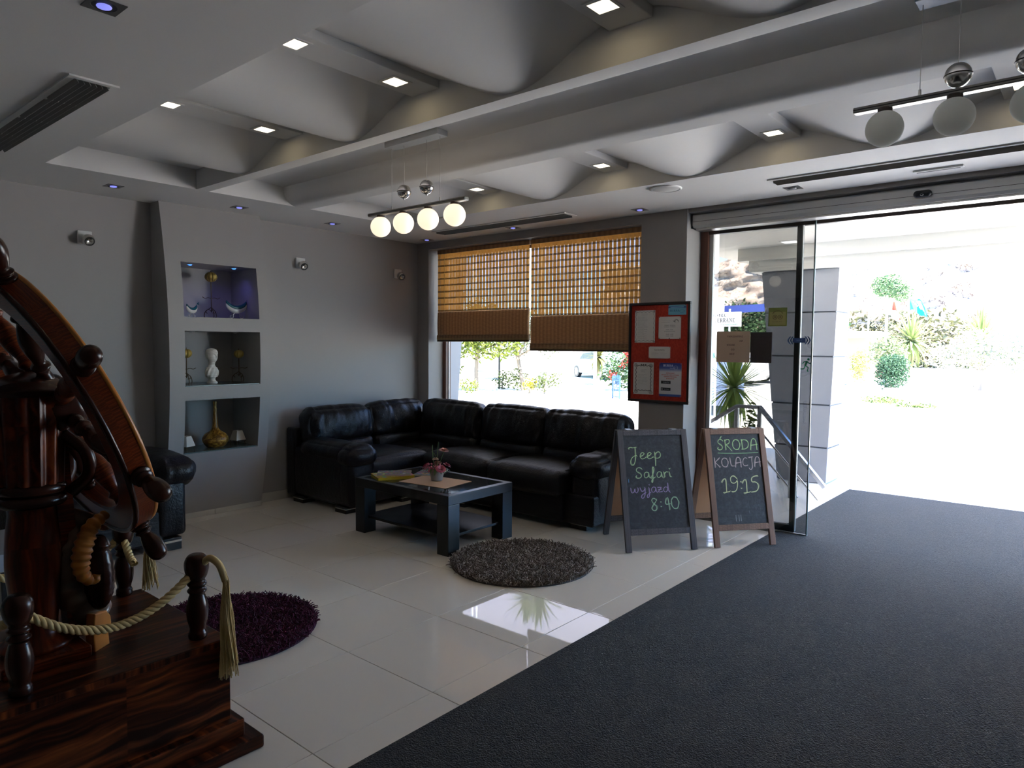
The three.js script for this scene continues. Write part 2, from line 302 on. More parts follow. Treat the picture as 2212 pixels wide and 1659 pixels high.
// ventilation grilles on the soffit, with duct shade painted as a dark plate
const mVentShade = mat('painted vent shade', C(0.16, 0.155, 0.15), { roughness: 0.9 });
const mVentBlade = mat('grey grille blade', C(0.22, 0.21, 0.20), { roughness: 0.5 });
function vent(label, x0, x1, z0, z1, secs, blades, m) {
  const t = thing('air_grille', label, 'air grille', [(x0 + x1) / 2, H, (z0 + z1) / 2]), w = x1 - x0, d = z1 - z0, e = 0.028;
  mesh('duct_shade_plate', bx(-w / 2 + e, w / 2 - e, -0.0015, 0.001, -d / 2 + e, d / 2 - e), mVentShade, t);  // flat dark plate on the soffit, standing in for shade inside a duct
  for (const s of [-1, 1]) { mesh('frame', bx(-w / 2, w / 2, -0.008, 0.001, s * d / 2 - (s > 0 ? e : 0), s * d / 2 + (s < 0 ? e : 0)), m, t); mesh('frame', bx(s * w / 2 - (s > 0 ? e : 0), s * w / 2 + (s < 0 ? e : 0), -0.008, 0.001, -d / 2 + e, d / 2 - e), m, t); }
  for (let k = 1; k < secs; k++) { const x = -w / 2 + w * k / secs; mesh('divider', bx(x - 0.007, x + 0.007, -0.009, 0, -d / 2 + e, d / 2 - e), mWhite, t); }
  for (let k = 0; k < blades; k++) { const z = -d / 2 + e + (d - 2 * e) * (k + 0.5) / blades; mesh('blade', at(new THREE.BoxGeometry(w - 2 * e, 0.002, 0.022), 0, -0.012, z, -1.05), mVentBlade, t); }
}
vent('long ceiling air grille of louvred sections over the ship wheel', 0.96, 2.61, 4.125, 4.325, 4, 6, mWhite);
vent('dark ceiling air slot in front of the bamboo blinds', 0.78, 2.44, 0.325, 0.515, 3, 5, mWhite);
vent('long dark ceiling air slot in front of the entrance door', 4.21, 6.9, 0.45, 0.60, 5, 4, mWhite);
{
  const t = thing('slot_diffuser', 'short white slot diffuser in the ceiling by the entrance door', 'diffuser', [5.165, H, 0.235]);
  mesh('housing', rb(-0.14, 0.14, -0.012, 0.001, -0.022, 0.022, 0.005, 2), mWhite, t); mesh('slot', bx(-0.12, 0.12, -0.0135, -0.011, -0.012, 0.0), mVentShade, t);  // the slot is a flat dark strip, its inner shade painted
  const s = thing('ceiling_speaker', 'round white ceiling loudspeaker over the noticeboard pillar', 'speaker', [3.545, H, 0.79]);
  mesh('rim', lathe([[0.115, 0], [0.115, -0.006], [0.105, -0.011], [0.095, -0.008]], 40), mWhitePaint, s); mesh('grille', lathe([[0.0, -0.012], [0.05, -0.011], [0.095, -0.007], [0.095, 0]], 40), mat('speaker mesh', C(0.55, 0.54, 0.52), { roughness: 0.8 }), s);
}
// pendants: canopy, wires, two balance balls, a bar with four glass globes
function pendant(label, x0, yBar, lit, drop) {
  const t = thing('globe_pendant', label, 'pendant lamp', [x0 + 0.45, 2.805, 2.42]), yb = yBar - 2.805, gx = [-0.34, -0.112, 0.118, 0.35], m = lit ? mGlobeLit : mGlobe;
  mesh('ceiling_plate', rb(-0.245, 0.245, -0.038, 0.0, -0.045, 0.045, 0.003, 1), mAlu, t);
  mesh('bar', rb(-0.45, 0.45, yb - 0.011, yb + 0.011, -0.02, 0.02, 0.004, 1), mat('grooved nickel bar', C(0.22, 0.21, 0.20), { metalness: 0.8, roughness: 0.35 }), t);
  mesh('bar_groove', bx(-0.449, 0.449, yb - 0.002, yb + 0.002, 0.0195, 0.0206), mBlack, t);
  for (const x of [-0.225, 0.225]) { mesh('wire', rod(V(x, -0.03, 0), V(x, yb + 0.01, 0), 0.0014, 0.0014, 6), mSteel, t); mesh('wire_clamp', rod(V(x, yb + 0.01, 0), V(x, yb + 0.035, 0), 0.006, 0.005, 10), mSteel, t); }
  for (const x of [-0.105, 0.105]) {
    mesh('wire', rod(V(x, -0.03, 0), V(x, drop + 0.04, 0), 0.0014, 0.0014, 6), mSteel, t);
    const b = mesh('balance_ball', at(new THREE.SphereGeometry(0.044, 28, 18), x, drop, 0), mChrome, t); mesh('seam', at(new THREE.TorusGeometry(0.0442, 0.0022, 8, 36), x, drop, 0, PI / 2), mDarkMetal, b); mesh('tip', rod(V(x, drop - 0.052, 0), V(x, drop - 0.04, 0), 0.004, 0.008, 10), mSteel, b);
  }
  gx.forEach((x) => {
    const h = mesh('lamp_holder', rod(V(x, yb - 0.028, 0), V(x, yb - 0.008, 0), 0.026, 0.026, 20), mDarkMetal, t);
    mesh('globe_bulb_glass', at(new THREE.SphereGeometry(0.067, 32, 22), x, yb - 0.085, 0), m, t);
    if (lit) { const l = new THREE.PointLight(C(1.0, 0.78, 0.52), 0.02); l.position.set(x, yb - 0.085, 0); l.shadow.radius = 3; l.castShadow = true; l.name = 'globe_light'; t.add(l); }
  });
  return t;
}
const mGlobeLit = mat('lit opal glass', C(0.9, 0.86, 0.78), { roughness: 0.3, emissive: C(1.0, 0.83, 0.60), emissiveIntensity: 0.72 });
const mGlobe = mat('unlit opal glass', C(0.78, 0.78, 0.74), { roughness: 1, transmission: 0.45, thickness: 0 });
pendant('lit bar pendant with four glowing globes over the coffee table', 2.215, 2.364, true, -0.328);
pendant('unlit bar pendant with grey opal globes near the entrance', 5.226, 2.426, false, -0.32);
// wall lamps: white plate with a tilting chrome ball
{
  const lab = ['white plate wall lamp with chrome ball between ship wheel and niche column', 'white plate wall lamp with chrome ball beside the niche column over the sofa', 'white plate wall lamp with chrome ball close to the room corner'];
  [[2.305, 3.42, 0.35, 0.1], [2.285, 1.535, 0.75, -0.5], [2.28, 0.305, 0.7, -0.5]].forEach(([y, z, a, b], i) => {
    const t = thing('wall_lamp', lab[i], 'wall lamp', [0, y, z]);
    mesh('wall_plate', rb(0, 0.022, -0.05, 0.05, -0.05, 0.05, 0.006, 2), mWhitePaint, t);
    const dir = V(Math.cos(b) * 0.8, -0.35, -Math.sin(b) * 0.25 - 0.0).normalize();
    const p0 = V(0.02, 0, 0), p1 = p0.clone().addScaledVector(dir, 0.05);
    mesh('knuckle', rod(p0, p1, 0.012, 0.012, 12), mChrome, t);
    const c = p0.clone().addScaledVector(dir, 0.065);
    const head = lathe([[0, -0.047], [0.02, -0.042], [0.038, -0.025], [0.045, 0], [0.041, 0.02], [0.034, 0.032], [0.031, 0.032], [0.028, 0.012], [0, 0.008]], 24);
    mesh('ball_head', head.applyMatrix4(new THREE.Matrix4().compose(c, new THREE.Quaternion().setFromUnitVectors(V(0, 1, 0), dir), V(1, 1, 1))), mChrome, t);
    mesh('lamp_rim', at(new THREE.TorusGeometry(0.032, 0.004, 8, 24), 0, 0, 0, PI / 2).applyMatrix4(new THREE.Matrix4().compose(c.clone().addScaledVector(dir, 0.03), new THREE.Quaternion().setFromUnitVectors(V(0, 1, 0), dir), V(1, 1, 1))), mBlack, t);
  });
}
// ------------------------------------------------------------------ niches
const mShelfGlass = mat('greenish shelf glass', C(0.09, 0.14, 0.145), { roughness: 0.25, ior: 1.5 });
const mIron = mat('rusty wrought iron', C(0.10, 0.065, 0.035), { roughness: 0.6, metalness: 0.4 });
const mGold = mat('aged gold leaf', C(0.38, 0.26, 0.06), { roughness: 0.42, metalness: 0.45 });
const mPlasterW = mat('white plaster', C(0.72, 0.68, 0.63), { roughness: 0.65 });
{
  const lab = ['glass plate on the floor of the middle niche', 'glass plate on the floor of the bottom niche'];
  [1.14, 0.575].forEach((y, i) => { const t = thing('glass_shelf', lab[i], 'glass shelf', [0.03, y, 2.4675]); mesh('plate', rb(-0.225, bow(y) - 0.036, 0.0005, 0.0085, -0.328, 0.328, 0.002, 1), mShelfGlass, t); });
  // two small blue spots in the roof of the top niche
  for (const [z, l] of [[2.665, 'small blue spotlight in the top niche over the single fish'], [2.275, 'small blue spotlight in the top niche over the scrolled fish stand']]) {
    const t = thing('niche_spotlight', l, 'spotlight', [0.12, 2.165, z]);
    mesh('ring', lathe([[0.03, 0], [0.032, -0.004], [0.024, -0.006], [0.02, -0.002]], 24), mSteel, t);
    mesh('led_lens', at(new THREE.SphereGeometry(0.018, 16, 8), 0, -0.004, 0, 0, 0, 0, V(1, 0.45, 1)), mat('lit blue spot', C(0.1, 0.2, 0.8), { emissive: C(0.05, 0.22, 1.0), emissiveIntensity: 2.2 }), t);
    const p = new THREE.SpotLight(C(0.20, 0.18, 1.0), 0.06, 0, 1.15, 0.8); p.position.set(0, -0.016, 0); p.target.position.set(-0.12, -0.45, 0); p.castShadow = true; p.name = 'blue_spot'; t.add(p); t.add(p.target);
  }
  for (const [z, l] of [[2.665, 'small unlit spotlight in the middle niche over the bust side'], [2.275, 'small pale spotlight in the middle niche over the tall gold lantern']]) {
    const t = thing('niche_spotlight', l, 'spotlight', [0.12, 1.60, z]);
    mesh('ring', lathe([[0.03, 0], [0.032, -0.004], [0.024, -0.006], [0.02, -0.002]], 24), mSteel, t); mesh('lens', at(new THREE.SphereGeometry(0.018, 16, 8), 0, -0.004, 0, 0, 0, 0, V(1, 0.45, 1)), mWhitePaint, t);
  }
}
function gourdBall(r) { // ribbed ball
  return grid(64, 20, (u, v) => { const a = u * 2 * PI, b = (v - 0.5) * PI, k = r * (1 - 0.14 * Math.pow(Math.abs(Math.cos(a * 5.0)), 6)), c = Math.cos(b); return [k * c * Math.cos(a), r * 0.86 * Math.sin(b) - r * 0.12 * Math.exp(-((1 - v) * 14)), -k * c * Math.sin(a)]; });
}
function scroll(cx, cy, r, turns, start, dirn, n = 26) { return Array.from({ length: n }, (_, i) => { const t = i / (n - 1), a = start + dirn * turns * 2 * PI * t, q = r * (1 - 0.75 * t); return V(cx + q * Math.cos(a), cy + q * Math.sin(a), 0); }); }
function ballStand(label, x, y, z, h, r) {
  const t = thing('gold_ball_holder', label, 'ornament', [x, y + 0.009, z], PI / 2);
  mesh('ribbed_ball', at(gourdBall(r), 0, h - r, 0), mGold, t); mesh('ball_stem', rod(V(0, h - 0.018, 0), V(0, h + 0.004, 0), 0.005, 0.003, 8), mIron, t);
  mesh('stem', rod(V(0, 0.06, 0), V(0, h - 2 * r + 0.02, 0), 0.004, 0.004, 8), mIron, t);
  const legs = [];
  for (let k = 0; k < 3; k++) { const s = scroll(0.03, 0.055, 0.03, 0.7, PI, -1).concat(); const g = tube([V(0.0, 0.1, 0), V(0.012, 0.09, 0), V(0.05, 0.06, 0), V(0.06, 0.02, 0), V(0.05, 0.003, 0)], 0.0035, 20, 6); legs.push(at(merge([g, tube(s, 0.003, 26, 6)]), 0, 0, 0, 0, k * 2 * PI / 3 + 0.4, 0)); }
  for (const g of legs) mesh('leg', g, mIron, t);
  for (const s of [-1, 1]) mesh('twig', tube([V(0, h * 0.42, 0), V(s * 0.03, h * 0.44, 0), V(s * 0.055, h * 0.42, 0.004), V(s * 0.08, h * 0.45, 0)], 0.003, 20, 6), mIron, t);
}
ballStand('gold ribbed ball on a tall iron stem in the top niche', 0.03, 1.7065, 2.44, 0.415, 0.052);
ballStand('gold ribbed ball holder beside the white bust in the middle niche', 0.10, 1.14, 2.70, 0.31, 0.046);
ballStand('gold ribbed ball holder in the dark end of the middle niche', 0.07, 1.14, 2.215, 0.30, 0.044);
{
  const mTeal = mat('teal glaze', C(0.012, 0.085, 0.10), { roughness: 0.25 }), mCream = mat('cream glaze', C(0.62, 0.62, 0.55), { roughness: 0.3 });
  const fish = (label, x, z, s, turn) => {
    const t = thing('fish_figurine', label, 'figurine', [x, 1.7152, z], turn);
    const body = (r0, r1, dy) => grid(40, 14, (u, v) => { const a = -PI * 0.94 + u * PI * 0.88, w = Math.sin(PI * Math.min(1, u * 1.02)) ** 0.7, rad = 0.085 * s, th = v * 2 * PI, cr = (r0 + (r1 - r0) * w) * s; return [(rad + cr * Math.cos(th)) * Math.cos(a), 0.155 * s + dy * s + (rad + cr * Math.cos(th)) * Math.sin(a) * 0.85, cr * 0.8 * Math.sin(th)]; });
    mesh('fish_belly', body(0.002, 0.027, -0.014), mCream, t); mesh('fish_back', body(0.002, 0.025, 0.006), mTeal, t);
    mesh('tail_fin', at(extrude([[0, 0], [0.03 * s, 0.02 * s], [0.024 * s, 0.004 * s], [0.034 * s, -0.012 * s]], 0.004), 0.085 * s, 0.155 * s, -0.002), mTeal, t);
    for (const q of [-1, 1]) mesh('scroll_foot', tube([V(0, 0.075 * s, 0), V(q * 0.02 * s, 0.045 * s, 0), ...scroll(q * 0.045 * s, 0.022 * s, 0.02 * s, 0.9, q > 0 ? PI * 0.8 : PI * 0.2, q > 0 ? 1 : -1, 14)], 0.0032, 30, 6), mCream, t);
  };
  fish('small teal and cream curved fish figurine in the top niche', 0.10, 2.645, 0.78, PI / 2 + 0.5);
  fish('large teal and cream curved fish figurine on scrolled feet in the top niche', 0.08, 2.235, 1.12, PI / 2);
}
{ // plaster bust on a socle
  const t = thing('plaster_bust', 'white plaster classical bust on a round socle in the middle niche', 'bust', [0.09, 1.1488, 2.475], PI / 2 + 0.35);
  mesh('socle', turned([[0.042, 0], [0.044, 0.012], [0.034, 0.022], [0.026, 0.036], [0.028, 0.05], [0.036, 0.058]], 28), mPlasterW, t);
  // one continuous surface for shoulders, neck and head
  const sec = [[0.058, 0.052, 0.036, 0], [0.075, 0.062, 0.042, 0], [0.105, 0.064, 0.044, -0.002], [0.135, 0.054, 0.038, -0.004], [0.15, 0.034, 0.03, -0.004], [0.165, 0.026, 0.026, -0.002], [0.185, 0.025, 0.027, 0.002], [0.2, 0.03, 0.034, 0.008], [0.215, 0.036, 0.042, 0.008], [0.235, 0.041, 0.048, 0.004], [0.255, 0.043, 0.05, 0.0], [0.275, 0.044, 0.05, -0.002], [0.292, 0.038, 0.043, -0.003], [0.304, 0.022, 0.026, -0.003], [0.308, 0.002, 0.002, -0.003]];
  const S = (y) => { let k = 0; while (k < sec.length - 2 && sec[k + 1][0] < y) k++; const a = sec[k], b = sec[k + 1], q = Math.max(0, Math.min(1, (y - a[0]) / (b[0] - a[0]))), s = q * q * (3 - 2 * q); return [1, 2, 3].map((i) => a[i] + (b[i] - a[i]) * s); };
  mesh('figure', grid(56, 90, (u, v) => {
    const y = 0.058 + 0.25 * v, a = u * 2 * PI, [rx, rz, oz] = S(y); let k = 1; const f = Math.cos(a - PI / 2), side = Math.sin(a - PI / 2);
    if (y > 0.185 && f > 0) { // face
      const nose = Math.exp(-((side / 0.16) ** 2)) * Math.exp(-(((y - 0.236) / 0.014) ** 2)) * 0.26 * f, brow = Math.exp(-(((y - 0.256) / 0.006) ** 2)) * 0.06, eye = -Math.exp(-(((Math.abs(side) - 0.36) / 0.13) ** 2)) * Math.exp(-(((y - 0.248) / 0.006) ** 2)) * 0.10, mouth = Math.exp(-((side / 0.22) ** 2)) * (Math.exp(-(((y - 0.218) / 0.004) ** 2)) - 0.6 * Math.exp(-(((y - 0.2135) / 0.003) ** 2))) * 0.07, chin = Math.exp(-((side / 0.3) ** 2)) * Math.exp(-(((y - 0.2) / 0.008) ** 2)) * 0.10;
      k += nose + brow + eye + mouth + chin;
    }
    const hair = y > 0.262 || (y > 0.22 && f < 0.1) ? 0.07 * (vn(u * 26, v * 60, 8) - 0.3) + 0.06 : 0; k += hair;
    if (y < 0.14) k += 0.05 * Math.sin(a * 9 + y * 80); // folds of the drapery
    return [rx * k * Math.cos(a), y, rz * k * Math.sin(a) + oz];
  }), mPlasterW, t);
}
{
  const t = thing('gourd_vase', 'mottled yellow gourd vase with a long thin neck in the bottom niche', 'vase', [0.06, 0.5838, 2.44]);
  const mot = texture(128, 128, (u, v) => { const n = fbm(u * 16, v * 16, 21, 4, 16); return mixc([0.42, 0.26, 0.06], [0.78, 0.60, 0.26], Math.max(0, Math.min(1, (n - 0.35) * 3))); });
  mesh('body', turned([[0.0, 0.0], [0.06, 0.001], [0.085, 0.02], [0.108, 0.06], [0.105, 0.09], [0.085, 0.118], [0.05, 0.142], [0.028, 0.17], [0.022, 0.22], [0.017, 0.30], [0.014, 0.37], [0.016, 0.40], [0.013, 0.405], [0.011, 0.395]], 36, 90), mat('mottled gourd glaze', C(1, 1, 1), { map: rep(mot, 2, 2), roughness: 0.35 }), t);
  const mShade = mat('parchment shade', C(0.72, 0.66, 0.58), { roughness: 0.8 });
  const lamp = (label, x, z, turn) => {
    const l = thing('tealight_lamp', label, 'tealight lamp', [x, 0.5838, z], turn);
    const a = 0.052, b = 0.03, y0 = 0.04, y1 = 0.125;
    mesh('shade', at(lathe([[a * 1.35, y0], [b * 1.35, y1], [b * 1.3, y1], [a * 1.3, y0]], 4), 0, 0, 0, 0, PI / 4, 0).toNonIndexed(), mShade, l).geometry.computeVertexNormals();
    for (const [sx, sz] of [[-1, -1], [1, -1], [1, 1], [-1, 1]]) mesh('wire_foot', tube([V(sx * a * 0.92, y0, sz * a * 0.92), V(sx * a * 0.8, 0.02, sz * a * 0.8), V(sx * a * 0.9, 0.001, sz * a * 0.9)], 0.0025, 10, 6), mIron, l);
    mesh('wire_frame', at(new THREE.TorusGeometry(a * 1.3, 0.002, 6, 4), 0, y0, 0, PI / 2, 0, PI / 4), mIron, l);
  };
  lamp('white tapered tealight lamp between the gourd vase and the armchair side of the niche', 0.10, 2.715, 0.4);
  lamp('white tapered tealight lamp between the gourd vase and the sofa side of the niche', 0.03, 2.215, 0.15);
}
// ------------------------------------------------------------------ bamboo blinds in the window recess
{
  const reed = texture(256, 128, (u, v) => { const f = 0.55 + 0.45 * Math.sin(v * 2 * PI * 16), n = fbm(u * 8, v * 64, 31, 3, 8); return mixc([0.50, 0.36, 0.20], [0.82, 0.66, 0.43], Math.min(1, 0.25 * f + 0.75 * n)); });
  const mReed = mat('woven bamboo', C(1.0, 0.80, 0.50), { map: rep(reed, 2.2, 9), roughness: 1, transmission: 0.34, thickness: 0, side: THREE.DoubleSide });
  const mReedDark = mat('dark bamboo reed', C(0.085, 0.045, 0.02), { roughness: 0.7 });
  const stripe = texture(256, 64, (u, v) => { const s = 0.5 + 0.5 * Math.sin(u * 2 * PI * 8), n = fbm(u * 16, v * 64, 33, 3, 16); return mixc([0.50, 0.39, 0.29], [0.74, 0.61, 0.46], 0.35 * s + 0.65 * n); });
  const mFold = mat('folded bamboo', C(0.92, 0.90, 0.90), { map: rep(stripe, 2.7, 6), roughness: 1, transmission: 0.45, thickness: 0, side: THREE.DoubleSide });
  const mCord = mat('blind cord', C(0.35, 0.26, 0.15), { roughness: 0.9 });
  const blind = (label, x0, x1, yT, yF, yB) => {
    const w = x1 - x0, t = thing('bamboo_blind', label, 'blind', [(x0 + x1) / 2, 0, -0.11]);
    mesh('head_valance', rb(-w / 2, w / 2, yT - 0.045, yT, -0.025, 0.012, 0.004, 1), mFold, t);
    const per = 0.0685, n = Math.round((yT - 0.045 - yF) / per), ph = (yT - 0.045 - yF) / n, nc = Math.round(w / 0.0455), cw = w / nc;
    for (let k = 0; k < n; k++) { // one woven band and the three dark reeds under it
      const y0 = yF + k * ph, y1 = yF + (k + 1) * ph, gs = [];
      for (let c = 0; c < nc; c++) { const a = -w / 2 + c * cw, slit = 0.0011 * (0.55 + 0.6 * hash(c, k, 3)), mid = 0.0065, wide = cw - mid - 2 * slit; gs.push(uvm(at(new THREE.PlaneGeometry(wide, y1 - y0), a + wide / 2, (y0 + y1) / 2, 0))); gs.push(uvm(at(new THREE.PlaneGeometry(mid, y1 - y0), a + wide + slit + mid / 2, (y0 + y1) / 2, 0))); }
      mesh('woven_band', merge(gs), mReed, t);
      for (let q = 0; q < 3; q++) mesh('dark_reed', rod(V(-w / 2, yF + k * ph + 0.0035 + q * 0.0066, 0.001), V(w / 2, yF + k * ph + 0.0035 + q * 0.0066, 0.001), 0.0024, 0.0024, 6), mReedDark, t);
    }
    // the folds gathered at the lower end
    const nf = 3, fh = (yF - yB - 0.05) / 1;
    for (let k = 0; k < 2; k++) mesh('fold', uvm(grid(1, 10, (u, v) => [-w / 2 + w * u, yB + 0.05 + (yF - yB - 0.045 - 0.01 * k) * v, -0.012 + k * 0.016 + 0.006 * Math.sin(v * PI)])), mFold, t);
    mesh('hem', uvm(rb(-w / 2, w / 2, yB + 0.018, yB + 0.075, -0.02, 0.02, 0.006, 1)), mFold, t);
    for (let q = 0; q < 2; q++) mesh('light_reed', rod(V(-w / 2, yB + 0.022 + q * 0.012, 0.021), V(w / 2, yB + 0.022 + q * 0.012, 0.021), 0.0028, 0.0028, 6), mat('pale reed', C(0.42, 0.29, 0.12), { roughness: 0.6 }), t);
    mesh('bottom_rail', rb(-w / 2, w / 2, yB, yB + 0.018, -0.016, 0.016, 0.004, 1), mReedDark, t);
    for (const q of [-0.42, -0.02, 0.38]) mesh('lift_cord', rod(V(q * w, yF, 0.004), V(q * w, yT - 0.03, 0.004), 0.0016, 0.0016, 5), mCord, t);
  };
  blind('bamboo roman blind next to the room corner, its hem higher', 0.222, 1.555, 2.563, 1.872, 1.535);
  blind('bamboo roman blind beside the noticeboard pillar, its hem lower', 1.578, 2.862, 2.563, 1.795, 1.445);
}
// ------------------------------------------------------------------ noticeboard on the pillar
function paperTex(w, h, draw) { return canvasTex(w, h, (g) => { g.fillStyle = '#d9d6d2'; g.fillRect(0, 0, w, h); draw(g, w, h); }); }
function textRows(g, rows, x, y, dy, font, color, align = 'left') { g.font = font; g.fillStyle = color; g.textAlign = align; rows.forEach((r, i) => g.fillText(r, x, y + i * dy)); }
// rows of unreadably small print as short dashes
function smallPrint(g, x0, x1, y0, n, dy, color, s = 1) { g.fillStyle = color; for (let i = 0; i < n; i++) { let x = x0; const end = x0 + (x1 - x0) * (0.55 + 0.45 * hash(i, n, s)); while (x < end) { const w = 5 + 16 * hash(Math.round(x), i, s); g.fillRect(x, y0 + i * dy, Math.min(w, end - x), 2.4); x += w + 5; } } }
{
  const t = thing('noticeboard', 'red felt noticeboard in a black frame on the dark pillar', 'noticeboard', [3.092, 1.445, 0.002]), W = 0.585, Hh = 0.866;
  const felt = texture(128, 128, (u, v) => { const n = fbm(u * 64, v * 64, 41, 2, 64); return mixc([0.60, 0.165, 0.115], [0.75, 0.25, 0.18], n); });
  mesh('felt_panel', bx(-W / 2 + 0.02, W / 2 - 0.02, -Hh / 2 + 0.02, Hh / 2 - 0.02, 0, 0.012), mat('red felt', C(1, 1, 1), { map: felt, roughness: 0.95 }), t);
  const f = 0.022;
  for (const g of [rb(-W / 2, W / 2, Hh / 2 - f, Hh / 2, 0, 0.026, 0.004, 1), rb(-W / 2, W / 2, -Hh / 2, -Hh / 2 + f, 0, 0.026, 0.004, 1), rb(-W / 2, -W / 2 + f, -Hh / 2 + f, Hh / 2 - f, 0, 0.026, 0.004, 1), rb(W / 2 - f, W / 2, -Hh / 2 + f, Hh / 2 - f, 0, 0.026, 0.004, 1)]) mesh('frame', g, mBlack, t);
  const iw = W - 2 * f, ih = Hh - 2 * f, mPin = mat('red pin', C(0.35, 0.03, 0.03), { roughness: 0.3 }), mPinB = mat('black pin', C(0.02, 0.02, 0.02), { roughness: 0.3 });
  const sheet = (name, label, u0, v0, u1, v1, tex, pins) => {
    const x0 = 3.092 - iw / 2 + iw * u0, x1 = 3.092 - iw / 2 + iw * u1, y1 = 1.445 + ih / 2 - ih * v0, y0 = 1.445 + ih / 2 - ih * v1;
    const s = thing(name, label, 'notice', [(x0 + x1) / 2, (y0 + y1) / 2, 0.0152]), w = x1 - x0, h = y1 - y0;
    mesh('paper', at(new THREE.PlaneGeometry(w, h), 0, 0, 0.0012), mat('printed paper', C(1, 1, 1), { map: tex, roughness: 0.55 }), s);
    mesh('backing', bx(-w / 2, w / 2, -h / 2, h / 2, -0.0008, 0.0008), mWhitePaint, s);
    for (const [a, b] of pins) mesh('pin', at(new THREE.SphereGeometry(0.0042, 8, 6), a * w / 2, b * h / 2, 0.004), name.length % 2 ? mPin : mPinB, s);
  };
  const corners = [[-0.94, 0.95], [0.94, 0.95], [-0.94, -0.95], [0.94, -0.95]];
  const scrollFrame = (g, w, h, heavy) => {
    g.strokeStyle = '#6f6d6c'; g.lineWidth = heavy ? 10 : 4; g.beginPath();
    const m = heavy ? 40 : 18; g.moveTo(m, m * 1.8); for (let i = 0; i <= 20; i++) g.lineTo(m + 6 * Math.sin(i * 1.7), m * 1.8 + (h - m * 3.6) * i / 20); for (let i = 0; i <= 20; i++) g.lineTo(m + (w - 2 * m) * i / 20, h - m * 1.4 + 6 * Math.sin(i * 1.3)); for (let i = 0; i <= 20; i++) g.lineTo(w - m + 6 * Math.sin(i * 1.9), h - m * 1.8 - (h - m * 3.6) * i / 20); for (let i = 0; i <= 20; i++) g.lineTo(w - m - (w - 2 * m) * i / 20, m * 1.2 + 5 * Math.sin(i * 1.5)); g.stroke();
    g.lineWidth = heavy ? 6 : 2.5; for (const [x, y] of [[m, m], [w - m, m], [m, h - m], [w - m, h - m]]) { g.beginPath(); for (let i = 0; i < 40; i++) { const a = i * 0.35, r = (heavy ? 30 : 18) * (1 - i / 42); g.lineTo(x + r * Math.cos(a), y + r * Math.sin(a)); } g.stroke(); }
  };
  sheet('notice_sheet', 'white menu sheet with a thin scrolled border on the red noticeboard', 0.064, 0.055, 0.43, 0.395, paperTex(300, 460, (g, w, h) => { scrollFrame(g, w, h, false); smallPrint(g, 100, 210, 48, 2, 14, '#777', 5); smallPrint(g, 42, 200, 90, 22, 15, '#888', 6); }), corners);
  sheet('notice_sheet', 'white opening hours sheet with a small drawing on the red noticeboard', 0.495, 0.125, 0.88, 0.355, paperTex(320, 330, (g, w, h) => { smallPrint(g, 40, 180, 62, 2, 22, '#666', 9); g.strokeStyle = '#555'; g.lineWidth = 5; for (let k = 0; k < 5; k++) { g.beginPath(); g.arc(225 + 12 * k, 62 + 9 * Math.sin(k * 2), 14, k, k + 3.6); g.stroke(); } textRows(g, ['7:30 hrs - 10:30 hrs', '12:30 hrs - 14:30 hrs'], 160, 135, 24, 'bold 17px serif', '#6a6462', 'center'); textRows(g, ['18:00 - 20:30', 'all inclusive drinks'], 160, 200, 24, '17px serif', '#777', 'center'); textRows(g, ['10:00 - 12:00', '17:00 - 19:00'], 160, 268, 26, 'bold 18px serif', '#5c5654', 'center'); }), [...corners, [0, -0.96]]);
  sheet('notice_card', 'small pale blue card pinned at the top of the red noticeboard', 0.66, 0.004, 0.965, 0.108, canvasTex(256, 150, (g, w, h) => { g.fillStyle = '#6aa9c4'; g.fillRect(0, 0, w, h); g.fillStyle = '#24599b'; g.fillRect(0, 26, w, 24); g.fillStyle = '#9cc9dc'; g.fillRect(30, 33, 190, 8); textRows(g, ['BUKSA'], 20, 102, 0, 'bold 40px serif', '#2f5f86'); g.strokeStyle = '#3f79a6'; g.lineWidth = 4; g.beginPath(); g.ellipse(195, 98, 36, 18, 0, 0, 7); g.stroke(); }), [[-0.94, 0.9], [0.94, 0.9]]);
  sheet('notice_slip', 'small white slip of tour times in the middle of the red noticeboard', 0.325, 0.436, 0.705, 0.56, paperTex(320, 180, (g) => { textRows(g, ['Taxi in Durres'], 160, 58, 0, 'bold 21px serif', '#4d4846', 'center'); smallPrint(g, 42, 150, 84, 3, 20, '#8a8684', 3); smallPrint(g, 180, 285, 84, 3, 20, '#8a8684', 4); }), corners);
  sheet('notice_sheet', 'white menu sheet with a heavy ornamental border low on the red noticeboard', 0.05, 0.605, 0.42, 0.945, paperTex(300, 460, (g, w, h) => { scrollFrame(g, w, h, true); g.fillStyle = '#5d5b5a'; for (const x of [118, 150, 182]) { g.beginPath(); g.arc(x, 34, 12, 0, 7); g.fill(); } smallPrint(g, 110, 205, 104, 3, 17, '#666', 13); smallPrint(g, 72, 215, 175, 9, 17, '#8a8886', 14); }), [[-0.94, 0.95], [-0.94, -0.95]]);
